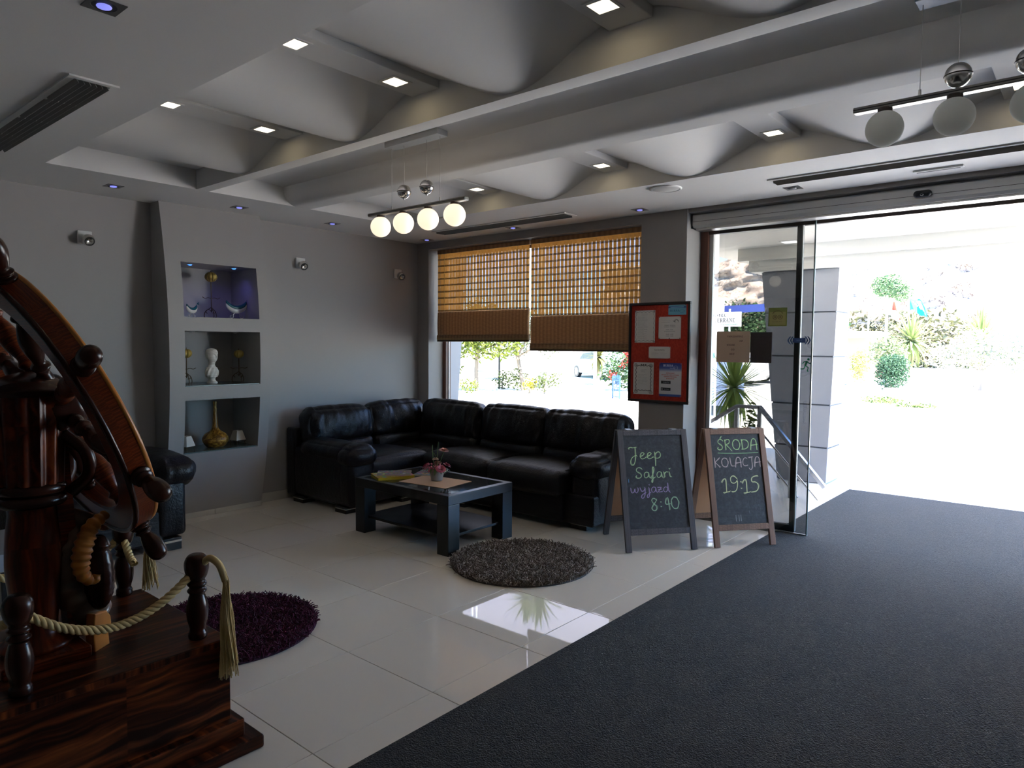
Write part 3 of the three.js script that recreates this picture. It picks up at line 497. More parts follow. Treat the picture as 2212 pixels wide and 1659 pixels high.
  sheet('notice_poster', 'blue and white travel poster with red text low on the red noticeboard', 0.52, 0.605, 0.905, 0.955, canvasTex(320, 480, (g, w, h) => {
    g.fillStyle = '#d5d5d8'; g.fillRect(0, 0, w, h); const gr = g.createLinearGradient(0, 0, 0, 125); gr.addColorStop(0, '#2b3f8e'); gr.addColorStop(0.6, '#4d63a9'); gr.addColorStop(1, '#d5d5d8'); g.fillStyle = gr; g.fillRect(0, 0, w, 125); g.fillStyle = '#3d5ba5'; g.fillRect(0, 446, w, 34);
    textRows(g, ['BUKSA'], 55, 52, 0, 'bold 42px serif', '#dfe3f2'); textRows(g, ['Travel'], 150, 82, 0, 'italic 24px serif', '#c6cfe8'); g.strokeStyle = '#c6cfe8'; g.lineWidth = 3; g.beginPath(); g.arc(238, 66, 28, 0, 7); g.moveTo(210, 66); g.lineTo(266, 66); g.stroke();
    textRows(g, ['ZAPRASZAMY!', 'WYCIECZKI FAKULTATYWNE', 'SPRAWDZ PROGRAM', 'W APLIKACJI'], 160, 152, 26, 'bold 19px sans-serif', '#c23b34', 'center');
    g.fillStyle = '#22252d'; g.fillRect(28, 256, 140, 42); g.fillRect(28, 354, 140, 42); textRows(g, ['Google Play'], 104, 283, 0, '17px sans-serif', '#c9ccd2', 'center'); textRows(g, ['App Store'], 108, 381, 0, '17px sans-serif', '#c9ccd2', 'center'); g.fillStyle = '#d8d8de'; g.beginPath(); g.arc(46, 376, 9, 0, 7); g.fill(); }), corners);
}
// ------------------------------------------------------------------ leather seating
const leatherBump = texture(256, 256, (u, v) => { const n = fbm(u * 10, v * 10, 51, 4, 10), c = fbm(u * 60, v * 60, 57, 2, 60); return 0.5 * n + 0.35 * c; }, false);
const mLeather = mat('black leather', C(0.0075, 0.007, 0.0095), { roughness: 0.40, bumpMap: leatherBump, bumpScale: 0.005, specularIntensity: 0.7 });
const mLeatherDark = mat('black leather piping', C(0.008, 0.008, 0.009), { roughness: 0.5 });
function cushion(w, h, d, r = 0.05, puff = [0.02, 0.03, 0.02], wr = 0.006, seed = 1, seg = [22, 14, 12]) {
  let g = new THREE.BoxGeometry(w, h, d, ...seg); g.deleteAttribute('uv'); g.deleteAttribute('normal'); g = mergeVertices(g, 1e-5);
  const p = g.attributes.position, v = V(0, 0, 0), q = V(0, 0, 0);
  for (let i = 0; i < p.count; i++) {
    v.fromBufferAttribute(p, i); const nx = v.x / (w / 2), ny = v.y / (h / 2), nz = v.z / (d / 2);
    q.set(Math.max(-w / 2 + r, Math.min(w / 2 - r, v.x)), Math.max(-h / 2 + r, Math.min(h / 2 - r, v.y)), Math.max(-d / 2 + r, Math.min(d / 2 - r, v.z)));
    const dir = v.clone().sub(q); if (dir.lengthSq() > 1e-10) { dir.normalize().multiplyScalar(r); v.copy(q).add(dir); }
    v.x += Math.sign(nx) * (Math.abs(nx) > 0.99 ? 1 : 0) * puff[0] * (1 - ny * ny) * (1 - nz * nz); v.y += Math.sign(ny) * (Math.abs(ny) > 0.99 ? 1 : 0) * puff[1] * (1 - nx ** 4) * (1 - nz * nz); v.z += Math.sign(nz) * (Math.abs(nz) > 0.99 ? 1 : 0) * puff[2] * (1 - nx ** 4) * (1 - ny * ny);
    const e = Math.max(nx * nx, 0.3), f = fbm(v.x * 14 + seed * 7.3, v.y * 5 + v.z * 5 + seed, seed, 3) - 0.5, f2 = Math.sin((v.x * 60 + fbm(v.x * 6, v.y * 6, seed + 4, 2) * 9)) * Math.max(0, Math.abs(nx) - 0.45);
    v.y += wr * 2 * f * e; v.z += wr * (1.6 * f + 0.9 * f2); p.setXYZ(i, v.x, v.y, v.z);
  }
  g.computeVertexNormals(); g = uvm(g, 2.2); g.computeVertexNormals(); const s = mergeVertices(g.deleteAttribute('normal'), 1e-4); s.computeVertexNormals(); return s;
}
function foot(parent, x, z, w, d, tall) { const f = mesh('foot', rb(x - w / 2, x + w / 2, 0, tall, z - d / 2, z + d / 2, 0.004, 1), mBlack, parent); mesh('chrome_band', rb(x - w / 2 - 0.002, x + w / 2 + 0.002, tall * 0.62, tall * 0.8, z - d / 2 - 0.002, z + d / 2 + 0.002, 0.002, 1), mChrome, f); }
function armrest(parent, x0, x1, z0, z1, h, along, seed) { // plump arm: panel body and a soft gathered roll over it
  const w = x1 - x0, d = z1 - z0, cx = (x0 + x1) / 2, cz = (z0 + z1) / 2;
  mesh('arm_panel', at(cushion(w - 0.03, h - 0.14, d - 0.03, 0.035, [0.012, 0, 0.012], 0.003, seed), cx, 0.055 + (h - 0.14) / 2, cz), mLeather, parent);
  const roll = along === 'z' ? cushion(w + 0.02, 0.19, d + 0.035, 0.085, [0.02, 0.02, 0.02], 0.012, seed + 1) : cushion(w + 0.035, 0.19, d + 0.02, 0.085, [0.02, 0.02, 0.02], 0.012, seed + 1);
  mesh('arm_roll', at(roll, cx, h - 0.10, cz), mLeather, parent);
}
{
  const t = thing('corner_sofa', 'black leather corner sofa with puffed back cushions under the window', 'sofa', [0, 0, 0]);
  // carcass
  mesh('sofa_base', rb(0.06, 0.93, 0.05, 0.30, 0.06, 1.70, 0.02, 2), mLeather, t);
  mesh('sofa_base', rb(0.90, 2.98, 0.05, 0.30, 0.06, 0.83, 0.02, 2), mLeather, t);
  mesh('back_frame', rb(0.045, 0.20, 0.05, 0.70, 0.05, 1.735, 0.025, 2), mLeather, t);
  mesh('back_frame', rb(0.10, 2.985, 0.05, 0.74, 0.045, 0.19, 0.025, 2), mLeather, t);
  // seats
  mesh('seat_cushion', at(cushion(0.70, 0.20, 0.74, 0.06, [0.01, 0.035, 0.015], 0.006, 3), 0.66, 0.365, 1.11), mLeather, t);
  mesh('seat_cushion', at(cushion(0.78, 0.20, 0.66, 0.06, [0.01, 0.03, 0.01], 0.006, 4), 0.68, 0.365, 0.44), mLeather, t);
  mesh('seat_cushion', at(cushion(0.84, 0.21, 0.72, 0.06, [0.012, 0.04, 0.03], 0.010, 5), 1.475, 0.365, 0.555), mLeather, t);
  mesh('seat_cushion', at(cushion(0.82, 0.21, 0.72, 0.06, [0.012, 0.035, 0.025], 0.006, 6), 2.30, 0.365, 0.555), mLeather, t);
  mesh('seat_front', rb(1.04, 2.70, 0.06, 0.29, 0.83, 0.87, 0.015, 2), mLeather, t);
  mesh('seat_front', rb(0.93, 0.98, 0.06, 0.29, 0.95, 1.46, 0.015, 2), mLeather, t);
  // back cushions: a large upper pillow over a lumbar roll
  const bk = (x, z, w, turn, seed, h = 0.36) => {
    const up = at(cushion(w, h, 0.22, 0.085, [0.015, 0.022, 0.04], 0.020, seed, [44, 22, 12]), 0, 0, 0, -0.16), lo = at(cushion(w - 0.03, 0.20, 0.19, 0.07, [0.01, 0.01, 0.03], 0.008, seed + 20, [24, 10, 8]), 0, 0, 0, -0.1);
    const c = Math.cos(turn), s = Math.sin(turn), put = (g, f, y) => at(g, x + f * s, y, z + f * c, 0, turn, 0);
    mesh('back_cushion', put(up, 0.0, 0.70), mLeather, t); mesh('lumbar_cushion', put(lo, 0.055, 0.485), mLeather, t);
  };
  bk(0.245, 1.29, 0.76, PI / 2, 61, 0.36); bk(0.24, 0.55, 0.74, PI / 2, 62, 0.38);
  bk(0.80, 0.215, 0.86, 0, 63, 0.40); bk(1.67, 0.21, 0.80, 0, 64, 0.40); bk(2.50, 0.21, 0.88, 0, 65, 0.39);
  // arms
  armrest(t, 0.86, 1.06, 1.44, 1.735, 0.60, 'x', 71); mesh('arm_panel', at(cushion(0.80, 0.46, 0.25, 0.03, [0.01, 0, 0.01], 0.003, 75), 0.55, 0.30, 1.60), mLeather, t); mesh('arm_roll', at(cushion(0.70, 0.17, 0.27, 0.075, [0.01, 0.02, 0.01], 0.01, 76), 0.58, 0.515, 1.595), mLeather, t);
  armrest(t, 2.715, 2.99, 0.52, 0.80, 0.60, 'z', 81); mesh('arm_panel', at(cushion(0.25, 0.46, 0.55, 0.03, [0.01, 0, 0.01], 0.003, 85), 2.86, 0.30, 0.38), mLeather, t); mesh('arm_roll', at(cushion(0.27, 0.17, 0.5, 0.075, [0.01, 0.02, 0.01], 0.01, 86), 2.86, 0.52, 0.40), mLeather, t);
  for (const [x, z] of [[0.25, 1.67], [0.90, 1.66], [0.90, 1.02], [2.80, 0.70], [2.80, 0.14], [1.5, 0.78]]) foot(t, x, z, 0.16, 0.14, 0.055);
}
{
  const t = thing('armchair', 'black leather armchair with rolled arms beside the niche column', 'armchair', [0.56, 0, 3.62], PI / 2);
  // local x across the seat, z to the front
  mesh('seat_base', rb(-0.36, 0.36, 0.06, 0.30, -0.42, 0.36, 0.02, 2), mLeather, t);
  mesh('seat_cushion', at(cushion(0.56, 0.20, 0.68, 0.06, [0.01, 0.035, 0.02], 0.006, 91), 0, 0.37, 0.07), mLeather, t);
  mesh('back_frame', rb(-0.47, 0.47, 0.06, 0.74, -0.50, -0.36, 0.03, 2), mLeather, t);
  mesh('back_cushion', at(cushion(0.80, 0.44, 0.24, 0.10, [0.02, 0.03, 0.03], 0.012, 92), 0, 0.75, -0.32, -0.14), mLeather, t);
  mesh('lumbar_cushion', at(cushion(0.70, 0.20, 0.2, 0.08, [0.01, 0.01, 0.03], 0.008, 93), 0, 0.50, -0.26), mLeather, t);
  for (const s of [-1, 1]) {
    mesh('arm_panel', at(cushion(0.22, 0.48, 0.80, 0.05, [0.02, 0, 0.02], 0.004, 95 + s), s * 0.42, 0.33, -0.03), mLeather, t);
    mesh('arm_roll', at(cushion(0.30, 0.20, 0.86, 0.09, [0.01, 0.03, 0.02], 0.014, 98 + s), s * 0.45, 0.565, -0.01), mLeather, t);
    for (const z of [-0.36, 0.30]) foot(t, s * 0.40, z, 0.16, 0.14, 0.09);
  }
}
// ------------------------------------------------------------------ coffee table and what lies on it
const mTableWood = mat('black stained wood', C(0.013, 0.013, 0.014), { roughness: 0.28, specularIntensity: 0.8 });
{
  const t = thing('coffee_table', 'square-legged black coffee table with lower shelf', 'table', [2.01, 0, 1.652]), hx = 0.53, hz = 0.35, L = 0.115;
  mesh('table_top', rb(-hx, hx, 0.365, 0.435, -hz, hz, 0.004, 1), mTableWood, t);
  mesh('glass_inlay', rb(-hx + 0.05, hx - 0.05, 0.433, 0.4365, -hz + 0.05, hz - 0.05, 0.001, 1), mat('black glass', C(0.03, 0.032, 0.034), { roughness: 0.05 }), t);
  for (const [sx, sz] of [[-1, -1], [1, -1], [1, 1], [-1, 1]]) mesh('leg', rb(sx > 0 ? hx - L : -hx, sx > 0 ? hx : -hx + L, 0, 0.366, sz > 0 ? hz - L : -hz, sz > 0 ? hz : -hz + L, 0.004, 1), mTableWood, t);
  mesh('lower_shelf', rb(-hx + 0.04, hx - 0.04, 0.115, 0.135, -hz + 0.04, hz - 0.04, 0.003, 1), mTableWood, t);
}
const YT = 0.4372;
{
  solo('placemat', at(rb(-0.23, 0.23, 0, 0.0025, -0.165, 0.165, 0.001, 1), 2.09, YT, 1.70, 0, 0.12, 0), mat('apricot paper mat', C(0.62, 0.40, 0.25), { roughness: 0.8 }), 'apricot paper mat under the flower pot on the coffee table', 'mat');
  const cover = (seed, base) => canvasTex(200, 260, (g, w, h) => { g.fillStyle = base; g.fillRect(0, 0, w, h); for (let i = 0; i < 46; i++) { g.fillStyle = `rgb(${[0, 1, 2].map((k) => Math.round(30 + 190 * hash(i, k, seed))).join(',')})`; g.fillRect(w * hash(i, 7, seed) - 10, h * hash(i, 8, seed), 12 + 46 * hash(i, 9, seed), 5 + 26 * hash(i, 5, seed)); } });
  const mPages = mat('page edges', C(0.62, 0.60, 0.55), { roughness: 0.8 });
  const mag = (name, label, x, y, z, w, d, h, turn, m, side) => { const t = thing(name, label, 'magazine', [x, y, z], turn); mesh('pages', rb(-w / 2 + 0.003, w / 2 - 0.003, 0.0015, h - 0.0015, -d / 2 + 0.003, d / 2 - 0.003, 0.001, 1), side, t); mesh('cover', bx(-w / 2, w / 2, h - 0.002, h, -d / 2, d / 2), side, t); mesh('cover_print', at(new THREE.PlaneGeometry(w - 0.002, d - 0.002), 0, h + 0.0005, 0, -PI / 2), m, t); mesh('back_cover', bx(-w / 2, w / 2, 0, 0.0015, -d / 2, d / 2), side, t); };
  const mYellow = mat('yellow spine', C(0.62, 0.44, 0.02), { roughness: 0.5 });
  const pr = (s, b) => mat('magazine print', C(1, 1, 1), { map: cover(s, b), roughness: 0.35 });
  mag('magazine', 'thick magazine with a yellow spine on the coffee table corner', 1.70, YT, 1.80, 0.23, 0.30, 0.022, -0.42, pr(3, '#b58a2a'), mYellow);
  mag('magazine', 'thin coloured magazine lying on the yellow one', 1.69, YT + 0.0226, 1.775, 0.20, 0.27, 0.008, -0.75, pr(5, '#7a6a5c'), mPages);
  mag('magazine', 'thin grey magazine beside the flower pot on the coffee table', 1.80, YT, 1.475, 0.21, 0.28, 0.009, 0.5, pr(9, '#59636c'), mPages);
}
{ // flower arrangement
  const t = thing('flower_pot', 'small grey pot of pink roses on the apricot mat', 'flowers', [2.07, YT + 0.0026, 1.665]);
  mesh('pot', lathe([[0, 0], [0.042, 0.001], [0.045, 0.006], [0.058, 0.075], [0.062, 0.082], [0.062, 0.088], [0.056, 0.088], [0.05, 0.07], [0, 0.068]], 32), mat('grey zinc', C(0.38, 0.39, 0.38), { roughness: 0.5 }), t);
  const mPink = [mat('rose petal', C(0.62, 0.17, 0.23), { roughness: 0.6 }), mat('pale rose petal', C(0.66, 0.33, 0.27), { roughness: 0.6 }), mat('cream petal', C(0.68, 0.50, 0.40), { roughness: 0.6 })];
  const mGreen = mat('leaf green', C(0.07, 0.13, 0.045), { roughness: 0.6, side: THREE.DoubleSide }), mStem = mat('stem green', C(0.12, 0.19, 0.06), { roughness: 0.6 });
  const petal = (r) => grid(6, 5, (u, v) => { const a = (u - 0.5) * 1.6, k = r * Math.pow(v, 0.6) * (1 - 0.15 * u * (1 - u)); return [k * Math.sin(a) * 0.9, r * 0.9 * v * (1 - 0.25 * v) + 0.004 * Math.cos(a * 3), k * Math.cos(a) * 0.62]; });
  const rose = (x, y, z, r, m, tx = 0, tz = 0) => { const gs = []; for (let k = 0; k < 16; k++) { const ring = Math.floor(k / 5), open = 0.15 + ring * 0.34; gs.push(at(petal(r * (0.6 + 0.16 * ring)), 0, 0, 0, 0, k * 2.399, 0).applyMatrix4(new THREE.Matrix4().makeRotationAxis(V(Math.cos(k * 2.4), 0, -Math.sin(k * 2.4)), open))); } mesh('rose', at(merge(gs), x, y, z, tx, 0, tz), Object.assign(m.clone(), { side: THREE.DoubleSide }), t); };
  rose(0.045, 0.235, -0.035, 0.042, mPink[1], 0, -0.25); rose(-0.005, 0.165, 0.01, 0.03, mPink[2]); rose(0.075, 0.10, 0.03, 0.045, mPink[0], 0.4, -0.5); rose(-0.085, 0.105, 0.03, 0.044, mPink[0], 0.3, 0.6); rose(0.01, 0.09, 0.07, 0.03, mPink[0], 0.7, 0); rose(0.05, 0.115, -0.06, 0.04, mPink[0], -0.4, -0.3); rose(-0.05, 0.12, -0.055, 0.04, mPink[1], -0.3, 0.4);
  const stems = [[[0, 0.07, 0], [0.02, 0.15, -0.02], [0.045, 0.235, -0.035]], [[0, 0.07, 0], [-0.005, 0.2, -0.01], [0.0, 0.30, -0.015]], [[-0.01, 0.07, 0], [-0.045, 0.17, 0.0], [-0.04, 0.215, 0.0], [-0.012, 0.19, 0.002]], [[-0.02, 0.07, 0], [-0.06, 0.2, -0.01], [-0.065, 0.27, -0.012]]];
  for (const s of stems) mesh('stem', tube(s.map((p) => V(...p)), 0.0028, 20, 6), mStem, t);
  const leaf = grid(4, 8, (u, v) => { const w = Math.sin(PI * Math.min(1, v * 1.02)) * 0.5, s = (u - 0.5) * w; return [s * 0.045, 0.012 * Math.sin(PI * v) - 0.35 * v * v * 0.05, v * 0.06]; });
  for (let k = 0; k < 22; k++) { const l = mesh('leaf', leaf, mGreen, t); const a = k * 2.4; l.position.set(0.035 * Math.cos(a), 0.082 + 0.012 * hash(k, 2, 3), 0.035 * Math.sin(a)); l.rotation.set(0.35 * hash(k, 1, 2) - 0.1, PI / 2 - a, 0, 'YXZ'); l.scale.setScalar(0.8 + 0.7 * hash(k, 5, 6)); }
  for (let k = 0; k < 9; k++) mesh('berry', at(new THREE.SphereGeometry(0.0085, 10, 8), 0.06 * Math.cos(k * 1.9) * (0.4 + 0.6 * hash(k, 3, 9)), 0.1 + 0.035 * hash(k, 1, 9), 0.06 * Math.sin(k * 1.9) + 0.01), mPink[0], t);
}
// ------------------------------------------------------------------ rugs and entrance carpet
function shag(name, label, x, z, r, colors, n, base, seed) {
  const t = thing(name, label, 'rug', [x, 0, z]);
  mesh('backing', lathe([[0, 0], [r - 0.012, 0], [r - 0.006, 0.006], [r - 0.012, 0.012], [0, 0.014]], 72), base, t);
  const strand = tube([V(0, 0, 0), V(0.002, 0.012, 0), V(0.009, 0.022, 0.001), V(0.021, 0.027, 0.002)], 0.0021, 4, 4), im = new THREE.InstancedMesh(strand, mat('shag yarn', C(1, 1, 1), { roughness: 0.85 }), n);
  im.name = 'pile'; im.userData.kind = 'stuff'; im.castShadow = im.receiveShadow = true; const q = new THREE.Quaternion(), col = new THREE.Color();
  for (let i = 0; i < n; i++) {
    const a = i * 2.399963 + seed, d = (r - 0.008) * Math.sqrt((i + 0.5) / n); q.setFromEuler(new THREE.Euler((rnd() - 0.5) * 0.9, rnd() * 2 * PI, (rnd() - 0.5) * 0.9));
    im.setMatrixAt(i, M4.compose(V(d * Math.cos(a) + rr(-0.004, 0.004), 0.006, d * Math.sin(a) + rr(-0.004, 0.004)), q, V(1, 1, 1).multiplyScalar(rr(0.75, 1.25)))); const c = colors[Math.floor(rnd() * colors.length)], k = rr(0.75, 1.25); im.setColorAt(i, col.setRGB(c[0] * k, c[1] * k, c[2] * k));
  }
  t.add(im);
}
shag('round_rug', 'round grey-brown shag rug in front of the coffee table', 3.015, 1.758, 0.495, [[0.25, 0.195, 0.16], [0.17, 0.13, 0.105], [0.44, 0.38, 0.34], [0.12, 0.085, 0.068]], 15000, mat('rug backing', C(0.10, 0.085, 0.075), { roughness: 1 }), 0);
shag('round_rug', 'round dark purple shag rug behind the ship wheel stand', 2.56, 3.65, 0.468, [[0.085, 0.009, 0.042], [0.05, 0.006, 0.026], [0.12, 0.015, 0.06]], 13000, mat('purple rug backing', C(0.03, 0.006, 0.02), { roughness: 1 }), 1);
{
  const fleck = texture(512, 512, (u, v) => { const n = hash(Math.floor(u * 256), Math.floor(v * 256), 61), m = fbm(u * 128, v * 128, 63, 2, 128), b = fbm(u * 6, v * 6, 67, 3, 6), k = 0.15 + 0.22 * (n - 0.5) + 0.30 * (m - 0.35) + 0.06 * (b - 0.5); const w = n > 0.8 ? 0.10 : n < 0.15 ? -0.05 : 0; return [k + w * 0.92, k + w, k + w * 0.98].map((c, i) => (0.045 + 0.50 * c) * [0.93, 0.86, 0.76][i]); });
  const loops = texture(256, 256, (u, v) => 0.3 * hash(Math.floor(u * 128), Math.floor(v * 128), 71) + 0.6 * vn(u * 128, v * 128, 73, 128), false);
  const m = mat('charcoal loop carpet', C(1, 1, 1), { map: rep(fleck, 1.25), roughness: 0.95, bumpMap: rep(loops, 2.2), bumpScale: 0.006, sheen: 0.25, sheenRoughness: 0.6, sheenColor: C(0.5, 0.52, 0.55) });
  solo('entrance_carpet', uvm(rb(4.03, 7.04, 0.0005, 0.0052, -2.46, 9.6, 0.003, 1)), m, 'large speckled charcoal carpet running in from the entrance door', 'carpet');
}
// ------------------------------------------------------------------ chalkboards with hand lettering
const arcPts = (cx, cy, rx, ry, a0, a1, n = 14) => Array.from({ length: n + 1 }, (_, i) => { const a = (a0 + (a1 - a0) * i / n) * PI / 180; return [cx + rx * Math.cos(a), cy + ry * Math.sin(a)]; });
// strokes of each chalk letter in a box one unit high (0 top, 1 base line), width given first
const chalk = {
  J: [0.8, [[0.0, 0.12], [0.06, 0.0], [0.35, 0.08], [0.62, 0.0]], [[0.52, 0.05], [0.5, 0.7], [0.46, 1.15], [0.3, 1.42], [0.12, 1.4], [0.08, 1.15], [0.2, 0.85], [0.42, 0.7], [0.6, 0.66]]],
  e: [0.55, [[0.06, 0.74], [0.3, 0.68], [0.42, 0.52], [0.28, 0.42], [0.1, 0.55], [0.06, 0.78], [0.18, 0.97], [0.42, 0.9], [0.55, 0.78]]],
  p: [0.66, [[0.12, 0.42], [0.14, 0.9], [0.12, 1.5]], [[0.13, 0.6], [0.3, 0.4], [0.55, 0.46], [0.58, 0.72], [0.4, 0.95], [0.14, 0.88]]],
  S: [0.72, [[0.64, 0.14], [0.45, 0.0], [0.18, 0.08], [0.12, 0.32], [0.36, 0.5], [0.58, 0.66], [0.5, 0.92], [0.22, 1.0], [0.02, 0.84], [0.14, 0.74]]],
  a: [0.62, [[0.5, 0.5], [0.28, 0.4], [0.08, 0.6], [0.1, 0.9], [0.3, 0.98], [0.48, 0.75], [0.5, 0.45], [0.5, 0.85], [0.62, 0.96]]],
  f: [0.52, [[0.06, 0.96], [0.26, 0.6], [0.42, 0.1], [0.3, -0.06], [0.22, 0.2], [0.22, 1.1], [0.16, 1.42], [0.06, 1.3], [0.2, 1.0], [0.46, 0.9]]],
  r: [0.48, [[0.1, 0.45], [0.14, 0.96]], [[0.13, 0.62], [0.28, 0.45], [0.46, 0.5]]],
  i: [0.3, [[0.1, 0.45], [0.12, 0.9], [0.28, 0.92]], [[0.13, 0.18], [0.16, 0.2]]],
  w: [0.86, [[0.04, 0.46], [0.02, 0.8], [0.16, 0.98], [0.36, 0.82], [0.4, 0.5], [0.42, 0.85], [0.58, 0.98], [0.74, 0.75], [0.72, 0.46]]],
  y: [0.66, [[0.08, 0.46], [0.12, 0.8], [0.34, 0.86], [0.5, 0.62]], [[0.54, 0.44], [0.52, 1.0], [0.42, 1.42], [0.16, 1.5], [0.1, 1.28], [0.34, 1.06], [0.62, 0.94]]],
  j: [0.42, [[0.26, 0.46], [0.28, 1.1], [0.2, 1.44], [0.02, 1.42], [0.04, 1.2], [0.24, 1.04], [0.44, 0.92]], [[0.28, 0.2], [0.31, 0.22]]],
  z: [0.56, [[0.06, 0.48], [0.46, 0.46], [0.28, 0.68], [0.06, 0.94], [0.5, 0.92]], [[0.14, 0.7], [0.42, 0.68]]],
  d: [0.66, [[0.5, 0.55], [0.28, 0.42], [0.06, 0.64], [0.12, 0.94], [0.34, 0.96], [0.5, 0.7], [0.54, -0.12], [0.52, 0.8], [0.66, 0.98]]],
  8: [0.62, [[0.5, 0.16], [0.3, 0.0], [0.1, 0.18], [0.26, 0.44], [0.5, 0.68], [0.46, 0.94], [0.22, 1.0], [0.06, 0.8], [0.24, 0.52], [0.48, 0.28], [0.5, 0.14]]],
  ':': [0.4, [[0.16, 0.36], [0.2, 0.38]], [[0.16, 0.76], [0.2, 0.78]]],
  4: [0.66, [[0.34, 0.04], [0.06, 0.6], [0.62, 0.56]], [[0.46, 0.0], [0.5, 1.06]]],
  0: [0.74, arcPts(0.36, 0.5, 0.32, 0.5, -80, 290, 20)],
  O: [0.92, arcPts(0.44, 0.52, 0.38, 0.46, -80, 290, 20)],
  R: [0.84, [[0.14, 0.06], [0.16, 0.98]], [[0.12, 0.12], [0.42, 0.0], [0.66, 0.16], [0.52, 0.42], [0.18, 0.5], [0.46, 0.72], [0.8, 1.08]]],
  D: [0.92, [[0.12, 0.06], [0.14, 0.96]], [[0.06, 0.12], [0.5, 0.06], [0.84, 0.36], [0.74, 0.76], [0.4, 0.96], [0.06, 0.94]]],
  A: [0.86, [[0.06, 1.0], [0.14, 0.4], [0.3, 0.02], [0.64, 0.02], [0.7, 0.4], [0.72, 1.02]], [[0.1, 0.6], [0.78, 0.56]]],
  K: [0.86, [[0.12, 0.0], [0.14, 1.0]], [[0.72, 0.02], [0.36, 0.34], [0.14, 0.5], [0.4, 0.66], [0.7, 1.02]]],
  L: [0.66, [[0.16, 0.04], [0.14, 0.92], [0.62, 0.9]]],
  C: [0.74, [[0.62, 0.14], [0.36, 0.04], [0.1, 0.4], [0.14, 0.84], [0.4, 0.96], [0.66, 0.84]]],
  Q: [0.66, [[0.1, 0.06], [0.62, 0.02], [0.46, 0.06], [0.46, 0.8], [0.42, 1.2], [0.2, 1.34], [0.04, 1.14]]],
  1: [0.5, [[0.02, 0.42], [0.32, 0.02], [0.3, 1.0]], [[0.08, 1.02], [0.5, 0.98]]],
  9: [0.72, [[0.56, 0.26], [0.36, 0.04], [0.1, 0.2], [0.16, 0.5], [0.44, 0.52], [0.58, 0.3], [0.56, 0.7], [0.4, 1.0], [0.14, 0.98]]],
  5: [0.72, [[0.64, 0.02], [0.2, 0.06], [0.16, 0.42], [0.46, 0.36], [0.66, 0.62], [0.5, 0.94], [0.1, 0.98]]],
  "'": [0.0, [[-0.34, -0.06], [-0.22, -0.22]]], ' ': [0.4],
};
function writeChalk(g, text, x, y, h, color, lw = 3, spread = 2.2, tilt = 0) {
  g.save(); g.translate(x, y); g.rotate(tilt); let cx = 0; g.strokeStyle = color; g.lineCap = g.lineJoin = 'round';
  for (const ch of text) {
    const [w, ...strokes] = chalk[ch];
    for (const s of strokes) for (let pass = 0; pass < 2; pass++) { // every line is drawn twice, a little apart
      g.globalAlpha = pass ? 0.75 : 0.95; g.lineWidth = lw * (pass ? 0.8 : 1); const o = pass ? spread : 0, P = s.map(([a, b], i) => [cx + a * h + o * (0.6 + 0.6 * Math.sin(i * 1.9)), b * h + o * Math.cos(i * 2.3)]);
      g.beginPath(); g.moveTo(...P[0]); for (let i = 1; i < P.length - 1; i++) g.quadraticCurveTo(...P[i], (P[i][0] + P[i + 1][0]) / 2, (P[i][1] + P[i + 1][1]) / 2); g.lineTo(...P[P.length - 1]); g.stroke();
    }
    cx += w * h;
  }
  g.globalAlpha = 1; g.restore(); return cx;
}
function slate(draw, dust) {
  return canvasTex(640, 1000, (g, w, h) => {
    g.fillStyle = '#2b2c2f'; g.fillRect(0, 0, w, h);
    for (let i = 0; i < 2600; i++) { g.fillStyle = `rgba(${i % 3 ? '120,124,128' : '10,10,14'},${0.02 + 0.05 * hash(i, 1, 77)})`; g.beginPath(); g.ellipse(w * hash(i, 2, 78), h * hash(i, 3, 79), 6 + 40 * hash(i, 4, 80), 3 + 12 * hash(i, 5, 81), 3 * hash(i, 6, 82), 0, 7); g.fill(); }
    dust(g, w, h); draw(g, w, h);
  });
}
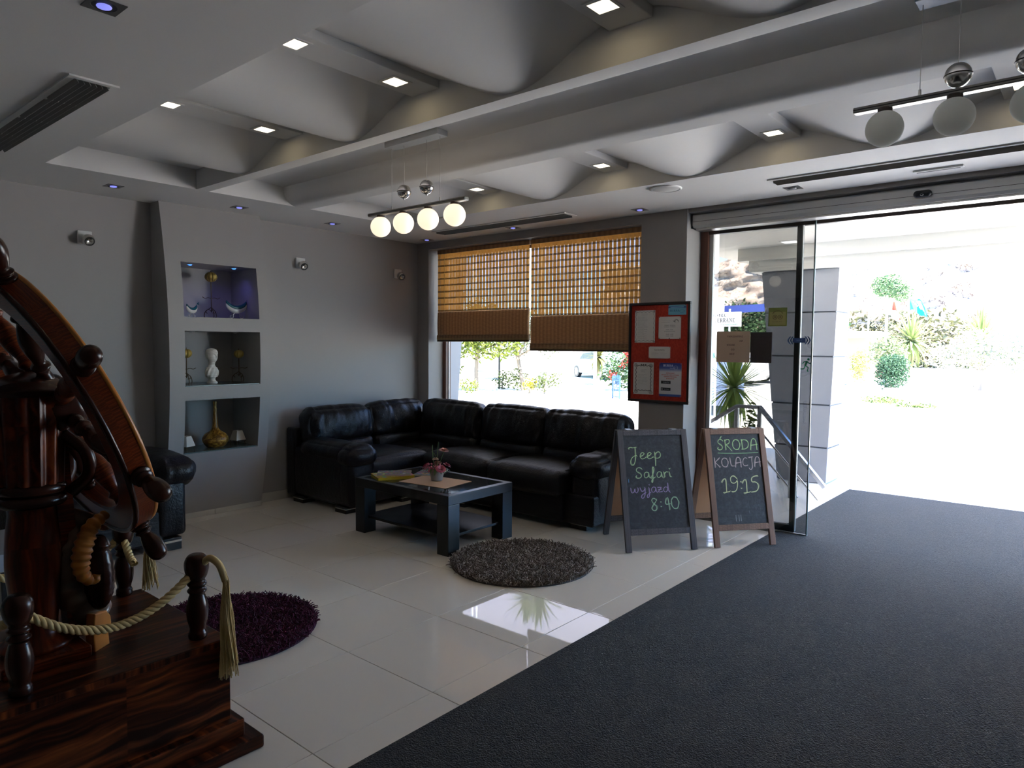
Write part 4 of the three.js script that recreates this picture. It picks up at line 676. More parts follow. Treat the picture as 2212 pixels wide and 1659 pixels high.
function aBoard(label, x, z, wd, spread, hgt, frameMat, tex, backMat) {
  const t = thing('chalkboard', label, 'chalkboard', [x, 0, z], Math.atan2(0.78, 0.62)), fw = 0.045, ft = 0.024, zt = 0.016, y0 = 0.0;
  for (const s of [1, -1]) { // front and rear frame lean against each other
    const zb = s * spread, lean = Math.atan2(zb - s * zt, hgt), len = Math.hypot(hgt, zb - s * zt), f = new THREE.Group(); f.name = s > 0 ? 'front_frame' : 'rear_frame'; t.add(f);
    f.position.set(0, 0, zb); f.rotation.x = -lean;
    for (const q of [-1, 1]) mesh('leg', rb(q > 0 ? wd / 2 - fw : -wd / 2, q > 0 ? wd / 2 : -wd / 2 + fw, 0.005, len, -ft / 2, ft / 2, 0.003, 1), frameMat, f);
    mesh('rail', rb(-wd / 2 + fw, wd / 2 - fw, len - fw, len - 0.001, -ft / 2, ft / 2, 0.003, 1), frameMat, f);
    mesh('rail', rb(-wd / 2 + fw, wd / 2 - fw, 0.125, 0.125 + fw, -ft / 2, ft / 2, 0.003, 1), frameMat, f);
    mesh('board', bx(-wd / 2 + fw - 0.003, wd / 2 - fw + 0.003, 0.165, len - fw + 0.003, -0.004, 0.003), backMat, f);
    if (s > 0) mesh('slate_face', at(new THREE.PlaneGeometry(wd - 2 * fw, len - fw - 0.17), 0, (0.17 + len - fw) / 2, 0.0042), mat('chalked slate', C(1, 1, 1), { map: tex, roughness: 0.75 }), f);
    else mesh('slate_face', at(new THREE.PlaneGeometry(wd - 2 * fw, len - fw - 0.17), 0, (0.17 + len - fw) / 2, -0.0052, 0, PI, 0), mat('plain slate', C(0.02, 0.02, 0.022), { roughness: 0.75 }), f);
  }
  for (const q of [-1, 1]) mesh('hinge', rb(q * wd * 0.32 - 0.02, q * wd * 0.32 + 0.02, hgt - 0.002, hgt + 0.006, -0.03, 0.03, 0.002, 1), mSteel, t);
}
{
  const grain = (a, b, s) => rep(texture(128, 256, (u, v) => { const n = fbm(u * 24, v * 3, s, 4); return mixc(a, b, n); }), 3, 2);
  const mGreyWood = mat('chalk-dusted dark wood', C(1, 1, 1), { map: grain([0.20, 0.185, 0.195], [0.42, 0.395, 0.40], 83), roughness: 0.75 }), mOak = mat('worn oak', C(1, 1, 1), { map: grain([0.36, 0.25, 0.19], [0.58, 0.43, 0.34], 87), roughness: 0.65 });
  const mBackBrown = mat('raw hardboard', C(0.40, 0.20, 0.10), { roughness: 0.8 });
  const dusty = (g, w, h) => { for (let i = 0; i < 160; i++) { g.fillStyle = `rgba(190,192,190,${0.03 * hash(i, 1, 90)})`; g.fillRect(w * hash(i, 2, 91) - 30, h * (0.93 + 0.07 * hash(i, 3, 92)), 90 * hash(i, 4, 93), 10); } };
  const t1 = slate((g) => {
    writeChalk(g, 'Jeep', 48, 122, 140, '#b3cf93', 7, 10); writeChalk(g, 'Safari', 98, 345, 122, '#b0cc96', 7, 9); writeChalk(g, 'wyjazd', 36, 512, 112, '#a58bb8', 6.5, 8);
    writeChalk(g, '8', 235, 676, 140, '#a9cfa2', 7, 9); writeChalk(g, ':', 330, 680, 120, '#a9cfa2', 8, 5); writeChalk(g, '40', 372, 680, 128, '#a9cfa2', 7, 8, -0.04);
    g.fillStyle = '#5a8fc0'; g.fillRect(22, 470, 7, 36);
  }, dusty);
  const t2 = slate((g) => {
    writeChalk(g, "S'RODA", 76, 52, 126, '#aacb85', 7, 8); g.strokeStyle = '#7fae78'; g.lineWidth = 7; g.beginPath(); g.moveTo(80, 208); g.quadraticCurveTo(330, 222, 610, 214); g.stroke();
    writeChalk(g, 'KOLACQA', 14, 258, 111, '#c3a9a4', 6.5, 8); writeChalk(g, '19', 88, 450, 195, '#c9cc93', 9, 10); writeChalk(g, ':', 308, 470, 180, '#c9cc93', 9, 6); writeChalk(g, '15', 352, 468, 190, '#c9cc93', 9, 10);
  }, (g, w, h) => {
    dusty(g, w, h); for (let i = 0; i < 46; i++) { g.strokeStyle = `rgba(170,176,182,${0.10 + 0.3 * hash(i, 1, 95)})`; g.lineWidth = 2 + 4 * hash(i, 2, 96); const x = w * (0.60 + 0.38 * hash(i, 3, 97)), y = h * (0.68 + 0.22 * hash(i, 4, 98)); g.beginPath(); g.moveTo(x, y); g.lineTo(x + 2, y + 60 * hash(i, 5, 99)); g.stroke(); }
    for (const x of [0.36, 0.42, 0.46]) { g.fillStyle = 'rgba(190,190,188,0.55)'; g.fillRect(w * x, h * 0.90, 9, 70); }
    for (let i = 0; i < 200; i++) { g.fillStyle = 'rgba(120,140,160,0.03)'; g.fillRect(w * hash(i, 7, 11) - 40, h * (0.78 + 0.2 * hash(i, 8, 11)), 140, 8); }
  });
  aBoard('chalkboard easel in dusty dark grey wood reading Jeep Safari', 3.412, 0.712, 0.555, 0.258, 0.868, mGreyWood, t1, mBackBrown);
  aBoard('chalkboard easel in worn brown oak reading KOLACJA 19:15', 3.842, 0.197, 0.50, 0.235, 0.868, mOak, t2, mBackBrown);
}
// ------------------------------------------------------------------ ship wheel on its roped plinth
{
  const grainT = (a, b, s) => texture(256, 256, (u, v) => { const w = fbm(u * 5, v * 5, s + 3, 3, 5), n = fbm(u * 3 + w * 0.6, v * 40 + w * 3, s, 4); const k = Math.max(0, Math.min(1, (n - 0.3) * 2.2)); return mixc(a, b, k); });
  const mPlinth = mat('striped rosewood', C(1, 1, 1), { map: rep(grainT([0.13, 0.05, 0.028], [0.50, 0.25, 0.12], 101), 1.2, 1.6), roughness: 0.3, specularIntensity: 0.35 });
  const mDark = mat('dark varnished wood', C(0.030, 0.009, 0.005), { roughness: 0.25, specularIntensity: 0.55 });
  const mRed = mat('reddish varnished wood', C(0.17, 0.042, 0.012), { roughness: 0.28, specularIntensity: 0.4, map: rep(grainT([0.62, 0.5, 0.45], [1.0, 0.92, 0.85], 111), 2, 5) });
  const upright = rep(grainT([0.55, 0.42, 0.36], [1.0, 0.92, 0.85], 111), 1.5, 1); upright.rotation = PI / 2;
  const mRedUp = mat('reddish varnished wood with upright grain', C(0.17, 0.042, 0.012), { roughness: 0.28, specularIntensity: 0.45, map: upright });
  const mHoney = mat('honey varnished wood', C(0.42, 0.155, 0.03), { roughness: 0.28, specularIntensity: 0.6 });
  const mBrownCarve = mat('brown carved wood', C(0.12, 0.075, 0.045), { roughness: 0.4, clearcoat: 0.2 });
  const mRope = mat('sisal rope', C(0.60, 0.43, 0.19), { roughness: 0.9 });
  const t = thing('ship_wheel_display', 'carved wooden ship wheel on a rosewood plinth with rope barrier', 'ship wheel', [3.19, 0, 4.525]), ox = 3.19, oz = 4.525;
  const L = (x, y, z) => V(x - ox, y, z - oz);
  // plinth: boards, skirting steps and base
  const X0 = 2.82 - ox, X2 = 3.60 - ox, Z0 = 4.166 - oz, Z2 = 4.885 - oz;
  mesh('plinth_box', uvm(rb(X0, X2, 0.09, 0.40, Z0, Z2, 0.006, 1), 1, 1), mPlinth, t);
  mesh('plinth_top', uvm(rb(X0, X2, 0.395, 0.422, Z0, Z2, 0.006, 1), 1, 1, true), mPlinth, t);
  mesh('plinth_moulding', uvm(rb(X0 - 0.035, X2 + 0.035, 0.045, 0.115, Z0 - 0.035, Z2 + 0.035, 0.008, 2)), mPlinth, t);
  mesh('plinth_base', uvm(rb(X0 - 0.06, X2 + 0.085, 0, 0.05, Z0 - 0.085, Z2 + 0.085, 0.01, 2)), mPlinth, t);
  // rope posts
  const postG = turned([[0.0, 0], [0.03, 0.001], [0.032, 0.02], [0.027, 0.035], [0.036, 0.075], [0.037, 0.12], [0.029, 0.155], [0.026, 0.165], [0.034, 0.178], [0.026, 0.19], [0.034, 0.203], [0.027, 0.216], [0.036, 0.235], [0.042, 0.262], [0.04, 0.29], [0.026, 0.31], [0, 0.316]], 28, 90);
  const posts = [L(3.515, 0.422, 4.245), L(3.515, 0.422, 4.795), L(2.845, 0.422, 4.245), L(2.845, 0.422, 4.795)];
  for (const p of posts) mesh('rope_post', postG, mDark, t).position.copy(p);
  // three-strand rope hanging between the posts
  const rope = (a, b, sag, turns, r = 0.0135) => {
    const gs = [], n = Math.round(turns * 14);
    for (let s = 0; s < 3; s++) { const pts = []; for (let i = 0; i <= n; i++) { const u = i / n, c = a.clone().lerp(b, u); c.y -= sag * 4 * u * (1 - u); const d = b.clone().sub(a); d.y -= sag * 4 * (1 - 2 * u); d.normalize(); const x = V(0, 1, 0).cross(d).normalize(), y = d.clone().cross(x), ph = u * turns * 2 * PI / 3 * 1.0 + s * 2 * PI / 3; pts.push(c.addScaledVector(x, r * 0.55 * Math.cos(ph * 3 / 3 * 1)).addScaledVector(y, r * 0.55 * Math.sin(ph))); } gs.push(tube(pts, r * 0.62, n, 7)); }
    return merge(gs);
  };
  const hy = 0.262, hp = posts.map((p) => p.clone().add(V(0, hy, 0)));
  mesh('rope', rope(hp[1], hp[0], 0.135, 30), mRope, t); mesh('rope', rope(hp[1], hp[3], 0.12, 32), mRope, t); mesh('rope', rope(hp[3], hp[2], 0.12, 26), mRope, t); mesh('rope', rope(hp[2], L(3.02, 0.60, 4.27), 0.02, 9), mRope, t);
  // frayed tassels
  const tassel = (p, len, out, n, s) => {
    const gs = [tube([p, p.clone().add(V(out.x * 0.3, 0.02, out.z * 0.3)), p.clone().add(V(out.x * 0.7, 0.0, out.z * 0.7)), p.clone().add(V(out.x, -0.06, out.z))], 0.013, 20, 8)];
    for (let i = 0; i < n; i++) { const a = rnd() * 2 * PI, q = Math.sqrt(rnd()), k = rr(0.85, 1.05), e = p.clone().add(V(out.x * 1.1 + 0.035 * q * Math.cos(a) , -len * k, out.z * 1.1 + 0.035 * q * Math.sin(a))), m1 = p.clone().add(V(out.x * 1.05 + 0.018 * q * Math.cos(a + 0.5) + rr(-0.006, 0.006), -len * 0.45, out.z * 1.05 + 0.018 * q * Math.sin(a + 0.5) + rr(-0.006, 0.006))); gs.push(tube([p.clone().add(V(out.x * 0.75, rr(-0.004, 0.01), out.z * 0.75)), p.clone().add(V(out.x + rr(-0.008, 0.008), -0.05, out.z + rr(-0.008, 0.008))), m1, e], rr(0.0012, 0.0024), 10, 4)); }
    return merge(gs);
  };
  mesh('rope_tassel', tassel(hp[0].clone().add(V(0.03, 0.02, -0.01)), 0.40, V(0.075, 0, -0.045), 130, 1), mRope, t);
  mesh('rope_tassel', tassel(hp[2].clone().add(V(0.02, 0.02, -0.02)), 0.26, V(0.03, 0, -0.06), 70, 2), mRope, t);
  // pedestal column behind the wheel hub
  const cx = 3.27 - ox, cz = 4.685 - oz;
  mesh('column_foot', uvm(rb(cx - 0.13, cx + 0.13, 0.422, 0.465, cz - 0.13, cz + 0.13, 0.01, 2)), mRed, t);
  mesh('column_shaft', at(turned([[0.10, 0.46], [0.105, 0.48], [0.07, 0.52], [0.072, 0.62], [0.082, 0.74], [0.078, 0.86], [0.07, 0.93], [0.074, 0.955]], 32, 70), cx, 0, cz), mRedUp, t);
  for (const y of [0.955, 0.995]) mesh('column_ring', at(new THREE.TorusGeometry(0.083, 0.021, 12, 40), cx, y + 0.018, cz, PI / 2), mDark, t);
  mesh('fluted_head', at(grid(96, 10, (u, v) => { const a = u * 2 * PI, r = 0.096 + 0.006 * Math.cos(a * 14) + 0.012 * v; return [r * Math.cos(a), 1.03 + 0.30 * v, -r * Math.sin(a)]; }), cx, 0, cz), mRedUp, t);
  mesh('column_cap', at(turned([[0.118, 1.325], [0.125, 1.345], [0.10, 1.375], [0.03, 1.40], [0.0, 1.405]], 32, 30), cx, 0, cz), mDark, t);
  // carved sea horse beside the column
  const sx = 3.30 - ox;
  const ridged = (pts, r, n, k, amp, rad = 14) => { const c = new THREE.CatmullRomCurve3(pts), fr = c.computeFrenetFrames(n, false); return grid(rad, n, (u, v) => { const i = Math.min(n, Math.round(v * n)), p = c.getPointAt(i / n), a = u * 2 * PI, q = r(v) * (1 + amp * Math.sin(v * k * 2 * PI)); return p.addScaledVector(fr.normals[i], q * Math.cos(a)).addScaledVector(fr.binormals[i], q * Math.sin(a)).toArray(); }); };
  mesh('seahorse_tail', ridged([L(3.35, 0.90, 4.485), L(3.37, 0.865, 4.54), L(3.38, 0.80, 4.57), L(3.38, 0.735, 4.578), L(3.375, 0.69, 4.56), L(3.37, 0.68, 4.535), L(3.37, 0.70, 4.528)], (v) => 0.016 + 0.014 * Math.sin(PI * Math.min(1, v * 1.1)), 120, 13, 0.10), mHoney, t);
  mesh('seahorse_body', ridged([L(3.27, 0.52, 4.50), L(3.275, 0.60, 4.56), L(3.27, 0.70, 4.585), L(3.27, 0.80, 4.57), L(3.27, 0.90, 4.52)], (v) => 0.062 - 0.02 * v, 120, 9, 0.06, 22), mBrownCarve, t);
  mesh('carved_float', at(grid(40, 40, (u, v) => { const a = u * 2 * PI, b = (v - 0.5) * PI, w = 1 + 0.03 * Math.sin(v * 90 + a * 2), r = 0.048 * Math.cos(b) * w * (v > 0.6 ? 0.55 + 0.45 * Math.cos((v - 0.6) * 4) : 1) + (v > 0.75 ? 0.012 : 0); return [r * Math.cos(a), 0.13 * Math.sin(b) * (v > 0.5 ? 1.25 : 0.8), -r * Math.sin(a)]; }), sx + 0.03, 0.66, 4.505 - oz), mDark, t);
  mesh('carved_leg', at(extrude([[-0.045, 0], [0.04, 0], [0.035, 0.05], [0.055, 0.09], [0.05, 0.12], [0.03, 0.15], [-0.04, 0.16], [-0.05, 0.08]], 0.03, 0.006), sx + 0.02, 0.4225, 4.52 - oz, 0, PI / 2 + 0.6, 0, 0.8), mHoney, t);
  mesh('carved_bracket', uvm(bar(L(3.27, 0.47, 4.57), L(3.27, 1.2, 4.61), 0.07, 0.05)), mRed, t);
  for (const s of [-1, 1]) mesh('carved_scroll', tube([L(3.27 + s * 0.05, 0.99, 4.58), L(3.27 + s * 0.09, 1.05, 4.54), L(3.27 + s * 0.10, 1.13, 4.55), L(3.27 + s * 0.06, 1.19, 4.60)], 0.022, 30, 10), mDark, t);
  // the wheel
  const w = new THREE.Group(); w.name = 'wheel'; w.position.set(3.27 - ox, 1.284, 4.603 - oz); w.rotation.x = 0.4313; t.add(w);
  const ring = (r0, r1, z0, z1, b = 0.006) => at(lathe([[r0, z0 + b], [r0 + b, z0], [r1 - b, z0], [r1, z0 + b], [r1, z1 - b], [r1 - b, z1], [r0 + b, z1], [r0, z1 - b], [r0, z0 + b]], 96), 0, 0, 0, PI / 2);
  const rim = mesh('rim', uvm(toCreasedNormals(ring(0.395, 0.497, -0.036, 0.036), 0.5), 3), mRed, w);
  mesh('rim_moulding', at(new THREE.TorusGeometry(0.49, 0.010, 10, 110), 0, 0, -0.034), mHoney, w); mesh('rim_moulding', at(new THREE.TorusGeometry(0.49, 0.010, 10, 110), 0, 0, 0.034), mDark, w); mesh('rim_moulding', at(new THREE.TorusGeometry(0.405, 0.008, 10, 110), 0, 0, -0.034), mDark, w);  // first torus is honey-coloured to paint the orange highlight on the rim edge
  mesh('hub', at(turned([[0, -0.085], [0.045, -0.08], [0.06, -0.06], [0.10, -0.045], [0.105, 0.0], [0.10, 0.045], [0.06, 0.06], [0.045, 0.12], [0, 0.125]], 36, 60), 0, 0, 0, PI / 2), mDark, w);
  const spokeG = turned([[0.02, 0.09], [0.026, 0.12], [0.02, 0.15], [0.03, 0.17], [0.02, 0.19], [0.03, 0.235], [0.034, 0.275], [0.026, 0.32], [0.02, 0.345], [0.03, 0.36], [0.022, 0.375], [0.026, 0.40]], 20, 70);
  const handleG = turned([[0.03, 0.49], [0.034, 0.505], [0.024, 0.513], [0.03, 0.522], [0.02, 0.532], [0.024, 0.545], [0.032, 0.575], [0.033, 0.60], [0.027, 0.625], [0.012, 0.637], [0, 0.639]], 22, 70);
  for (let k = 0; k < 8; k++) { const a = -0.449 + k * PI / 4 - PI / 2; const s = mesh('spoke', spokeG, k % 2 ? mRed : mDark, w); s.rotation.z = a; const h = mesh('handle', handleG, mDark, w); h.rotation.z = a; }
}
{ // low pale side table half hidden by the wheel stand
  const t = thing('side_table', 'low grey lacquered side table behind the ship wheel stand', 'table', [1.62, 0, 4.55]);
  mesh('table_top', rb(-0.28, 0.28, 0.36, 0.45, -0.28, 0.28, 0.006, 1), mat('grey lacquer', C(0.30, 0.31, 0.34), { roughness: 0.3 }), t);
  for (const [sx, sz] of [[-1, -1], [1, -1], [1, 1], [-1, 1]]) mesh('leg', rb(sx * 0.23 - 0.03, sx * 0.23 + 0.03, 0, 0.36, sz * 0.23 - 0.03, sz * 0.23 + 0.03, 0.004, 1), mTableWood, t);
}
// ------------------------------------------------------------------ outside: porch
const gy = (z) => (z > -4 ? -0.02 : -0.02 + 0.02 * (-z - 4)); // the forecourt rises gently away from the house
const mConcrete = mat('pale concrete', C(1, 1, 1), { map: rep(texture(256, 256, (u, v) => { const n = fbm(u * 20, v * 20, 131, 5, 20); return mixc([0.76, 0.75, 0.72], [0.87, 0.86, 0.83], n); }), 0.25), roughness: 0.9 });
const mPorchWhite = mat('cream porch plaster', C(0.83, 0.79, 0.72), { roughness: 0.8 });
const mClad = mat('grey facade panel', C(0.30, 0.30, 0.32), { roughness: 0.6 });
const mCladJoint = mat('dark panel joint', C(0.10, 0.10, 0.11), { roughness: 0.8 });
const mWhiteWall = mat('white render', C(0.80, 0.79, 0.76), { roughness: 0.85 });
{
  const g = grid(1, 40, (u, v) => { const z = -0.34 - 60 * v; return [-45 + 90 * u, gy(z), z]; }, (u, v) => [-45 + 90 * u, 60 * v]);
  const o = solo('forecourt', g, mConcrete, 'pale sunlit concrete forecourt outside the windows', 'pavement'); o.userData.kind = 'structure';
  const p = solo('porch_floor', uvm(bx(1.9, 9.5, -0.12, 0, -3.3, -0.34)), mat('white porch tile', C(0.74, 0.73, 0.71), { roughness: 0.3 }), 'white stone porch floor outside the entrance', 'pavement'); p.userData.kind = 'structure';
  const t = thing('porch_canopy', 'cream porch canopy with stepped beams outside the entrance', 'canopy', [0, 0, 0]);
  mesh('canopy_slab', bx(2.3, 9.6, 2.62, 3.0, -4.2, -0.345), mPorchWhite, t);
  mesh('stepped_beam', bx(2.76, 9.6, 2.48, 2.62, -2.95, -2.44), mPorchWhite, t); mesh('stepped_beam', bx(2.87, 9.6, 2.355, 2.48, -2.9, -2.5), mPorchWhite, t);
  const l = thing('porch_downlight', 'square lit downlight in the cream porch ceiling', 'downlight', [3.43, 2.62, -2.2]);
  mesh('bezel', bx(-0.09, 0.09, -0.004, 0, -0.09, 0.09), mWhitePaint, l); mesh('lamp_face', bx(-0.075, 0.075, -0.006, -0.003, -0.075, 0.075), mat('lit white face', C(0.9, 0.9, 0.9), { emissive: C(1, 1, 1), emissiveIntensity: 6 }), l);
  areaLight(l, 0.14, 0.14, C(1, 0.97, 0.92), 8, 0, -0.01, 0);
}
// columns clad in wide panels, broader at the top
function cladColumn(name, label, xT0, xT1, xB0, xB1, top, z0, z1, joints, skin = mClad) {
  const t = thing(name, label, 'column', [(xB0 + xB1) / 2, 0, (z0 + z1) / 2]), ox = (xB0 + xB1) / 2, d = (z1 - z0) / 2;
  const X = (y) => [xB0 + (xT0 - xB0) * y / top - ox, xB1 + (xT1 - xB1) * y / top - ox];
  const slab = (ya, yb, e) => { const [a0, a1] = X(ya), [b0, b1] = X(yb), P = []; const q = (p) => P.push(...p); const c = [[a0 + e, ya, -d + e], [a1 - e, ya, -d + e], [a1 - e, ya, d - e], [a0 + e, ya, d - e], [b0 + e, yb, -d + e], [b1 - e, yb, -d + e], [b1 - e, yb, d - e], [b0 + e, yb, d - e]]; for (const [i, j, k, l] of [[3, 2, 6, 7], [1, 0, 4, 5], [2, 1, 5, 6], [0, 3, 7, 4], [7, 6, 5, 4], [0, 1, 2, 3]]) { q(c[i]); q(c[j]); q(c[k]); q(c[i]); q(c[k]); q(c[l]); } const g = new THREE.BufferGeometry(); g.setAttribute('position', new THREE.Float32BufferAttribute(P, 3)); g.computeVertexNormals(); return g; };
  mesh('core', slab(0, top, 0.012), mCladJoint, t); let y = 0; for (const j of [...joints, top]) { mesh('panel', slab(y + 0.008, j - 0.008, 0), skin, t); y = j; }
}
cladColumn('porch_column', 'grey panelled porch column flaring upward beyond the glass door', 3.0, 3.833, 3.235, 3.762, 2.355, -3.05, -2.56, [0.40, 0.87, 1.40, 1.885]);
cladColumn('porch_column', 'grey column outside the window near the room corner', -1.25, -0.36, -1.05, -0.59, 2.9, -1.2, -0.85, [2.2]);
{ const t = thing('added_shade_slab', 'white eave added to shade the column outside the window', 'shade_slab', [0, 0, 0]); mesh('added_slab', bx(-6, 2.29, 2.92, 3.15, -1.55, -0.345), mPorchWhite, t); }  // added slab, put there to shade the grey column below
cladColumn('facade_pilaster', 'dark grey pilaster on the facade next to the door', 2.86, 3.325, 2.90, 3.29, 2.60, -0.55, -0.345, [1.0, 2.0], mat('dark facade panel', C(0.11, 0.105, 0.105), { roughness: 0.6 }));
{ // stainless railing at the porch edge
  const t = thing('porch_railing', 'stainless steel handrail with two bars beside the porch steps', 'railing', [3.37, 0, -1.62]), P = (x, y) => V(x - 3.37, y, 0);
  mesh('handrail', merge([bar(P(2.72, 0.615), P(3.13, 0.882), 0.05, 0.035), bar(P(3.13, 0.882), P(3.372, 0.886), 0.05, 0.035), bar(P(3.365, 0.892), P(4.02, 0.148), 0.05, 0.035)]), mChrome, t);
  for (const [y, m] of [[-0.235, 0], [-0.45, 1]]) { mesh('bar', rod(P(3.372, 0.886 + y), P(m ? 3.77 : 3.96, 0.886 + y - (m ? 0.398 : 0.588) * 1.12 + 0.02), 0.011, 0.011, 10), mChrome, t); mesh('bar', rod(P(2.78, 0.655 + y), P(3.13, 0.882 + y), 0.011, 0.011, 10), mChrome, t); mesh('bar', rod(P(3.13, 0.882 + y), P(3.372, 0.886 + y), 0.011, 0.011, 10), mChrome, t); }
  for (const [x, h] of [[3.372, 0.87], [3.13, 0.87], [3.70, 0.50]]) mesh('post', rb(x - 3.37 - 0.02, x - 3.37 + 0.02, 0, h, -0.02, 0.02, 0.003, 1), mSteel, t);
}
// stickers on the glass
{
  const st = (name, label, x, y, w, h, tex, z = -0.2595, alpha) => { const o = solo(name, at(new THREE.BoxGeometry(w, h, 0.0008), x, y, z), mat('sticker print', C(1, 1, 1), { map: tex, roughness: 1, transmission: alpha ?? 0.0, thickness: 0 }), label, 'sticker'); return o; };
  const mBlue = mat('blue film', C(0.02, 0.06, 0.19), { roughness: 0.4 }), mGreenF = mat('green film', C(0.0, 0.20, 0.09), { roughness: 0.4 });
  const a = thing('arrow_sticker', 'blue double arrow sticker on the edge of the sliding glass', 'sticker', [4.178, 1.555, -0.2585]);
  const chev = (s, o) => { const p = []; for (let i = 0; i <= 10; i++) { const y = -0.03 + 0.006 * i; p.push([s * (o + 0.018 - 0.018 * Math.pow(Math.abs(y) / 0.03, 1.3)), y]); } for (let i = 10; i >= 0; i--) { const y = -0.03 + 0.006 * i; p.push([s * (o + 0.008 - 0.018 * Math.pow(Math.abs(y) / 0.03, 1.3)), y]); } return extrude(p, 0.0006); };
  for (const s of [-1, 1]) for (const o of [0.052, 0.072]) mesh('chevron', chev(s, o), mBlue, a);
  mesh('label_bar', bx(-0.05, 0.05, -0.018, 0.018, 0, 0.0006), mBlue, a);
  mesh('lettering', at(new THREE.PlaneGeometry(0.09, 0.026), 0, 0, 0.0009), mat('label print', C(1, 1, 1), { map: canvasTex(180, 52, (g, w, h) => { g.fillStyle = '#2b4677'; g.fillRect(0, 0, w, h); textRows(g, ['label'], 90, 37, 0, 'italic bold 36px serif', '#5d7aa8', 'center'); }), roughness: 0.4 }), a);
  const r = thing('exit_runner_sticker', 'green running man sticker on the sliding glass', 'sticker', [4.235, 1.36, -0.2585]);
  const limb = (pts, w) => { const gs = []; for (let i = 0; i < pts.length - 1; i++) gs.push(bar(V(pts[i][0], pts[i][1], 0), V(pts[i + 1][0], pts[i + 1][1], 0), w, 0.0008, V(0, 0, 1))); return merge(gs); };
  mesh('head', at(new THREE.CylinderGeometry(0.009, 0.009, 0.0008, 16), 0.018, 0.046, 0, PI / 2), mGreenF, r); mesh('torso', limb([[0.01, 0.032], [-0.004, -0.004]], 0.016), mGreenF, r);
  mesh('limb', limb([[0.01, 0.028], [0.03, 0.012], [0.044, 0.022]], 0.007), mGreenF, r); mesh('limb', limb([[0.006, 0.03], [-0.016, 0.026], [-0.026, 0.008]], 0.007), mGreenF, r); mesh('limb', limb([[-0.002, -0.004], [0.02, -0.018], [0.012, -0.046], [0.022, -0.047]], 0.008), mGreenF, r); mesh('limb', limb([[-0.004, -0.004], [-0.014, -0.03], [-0.042, -0.03]], 0.008), mGreenF, r);
  st('owl_sticker', 'yellow-green travel award sticker with two rings on the fixed glass', 3.985, 1.745, 0.15, 0.15, canvasTex(150, 150, (g, w, h) => { g.fillStyle = '#8f9662'; g.fillRect(0, 0, w, h); g.fillStyle = '#b5ad84'; g.fillRect(10, 34, 130, 106); g.strokeStyle = '#7b6a5a'; g.lineWidth = 5; for (const x of [54, 96]) { g.beginPath(); g.arc(x, 76, 17, 0, 7); g.stroke(); g.beginPath(); g.arc(x, 76, 6, 0, 7); g.stroke(); } g.beginPath(); g.arc(75, 70, 46, 3.6, 5.8); g.stroke(); smallPrint(g, 34, 130, 112, 1, 8, '#7b6a5a', 2); }), -0.3155, 0.6);
  st('door_note', 'handwritten paper note with its backlit brown painted in, taped to the glass door', 3.615, 1.50, 0.295, 0.262, canvasTex(290, 260, (g, w, h) => { g.fillStyle = '#b9a898'; g.fillRect(0, 0, w, h); g.save(); g.translate(w, 0); g.scale(-1, 1); textRows(g, ['ZAPRASZAMY', 'NA'], 60, 50, 38, 'bold 22px sans-serif', '#6b5d52'); textRows(g, ['BASEN', 'OD', '9:00'], 130, 122, 38, 'bold 22px sans-serif', '#5c5048'); g.restore(); }), -0.3155, 0.75);  // backlit shade of the paper is put into its brown colour
  st('door_note', 'plain paper sheet with its backlit dark brown painted in, taped to the glass door beside the note', 3.855, 1.495, 0.178, 0.255, texture(64, 64, (u, v) => mixc([0.40, 0.36, 0.35], [0.44, 0.40, 0.385], fbm(u * 12, v * 12, 141, 3))), -0.3155, 0.6);  // brown texture paints the backlit tone of the sheet
}
// ------------------------------------------------------------------ plants and street beyond
const leafShape = (() => { const g = grid(2, 2, (u, v) => { const w = [0.12, 0.5, 0.04][Math.round(v * 2)]; return [(u - 0.5) * w, 0.1 * Math.abs(u - 0.5) + 0.12 * Math.sin(v * PI), v]; }); return g; })();
const leafMats = new Map();
function leafMat(k, c) { if (!leafMats.has(k)) leafMats.set(k, mat(`${k} leaves`, C(...c.map((v) => v * 0.62)), { roughness: 0.8, side: THREE.DoubleSide, transmission: 0.2, thickness: 0, specularIntensity: 0.4 })); return leafMats.get(k); }
function foliage(parent, name, m, n, size, shapes, seed) { // leaves scattered through ellipsoids [x, y, z, rx, ry, rz]
  const im = new THREE.InstancedMesh(leafShape, m, n), q = new THREE.Quaternion(), tot = shapes.reduce((a, s) => a + s[3] * s[4] * s[5], 0), col = new THREE.Color(); im.name = name; im.userData.kind = 'stuff'; im.castShadow = im.receiveShadow = true; let i = 0;
  shapes.forEach((s, si) => { const cnt = si === shapes.length - 1 ? n - i : Math.round(n * s[3] * s[4] * s[5] / tot); for (let k = 0; k < cnt && i < n; k++, i++) { const u = rnd() * 2 - 1, a = rnd() * 2 * PI, r = Math.pow(rnd(), 0.4), w = Math.sqrt(1 - u * u); q.setFromEuler(new THREE.Euler(rnd() * 6, rnd() * 6, rnd() * 6)); im.setMatrixAt(i, M4.compose(V(s[0] + s[3] * r * w * Math.cos(a), s[1] + s[4] * r * u, s[2] + s[5] * r * w * Math.sin(a)), q, V(1, 1, 1).multiplyScalar(size * rr(0.6, 1.3)))); const b = rr(0.7, 1.3); im.setColorAt(i, col.setRGB(b, b, b * rr(0.7, 1.1))); } });
  parent.add(im); return im;
}
const mBark = mat('grey bark', C(0.20, 0.16, 0.12), { roughness: 0.95 });
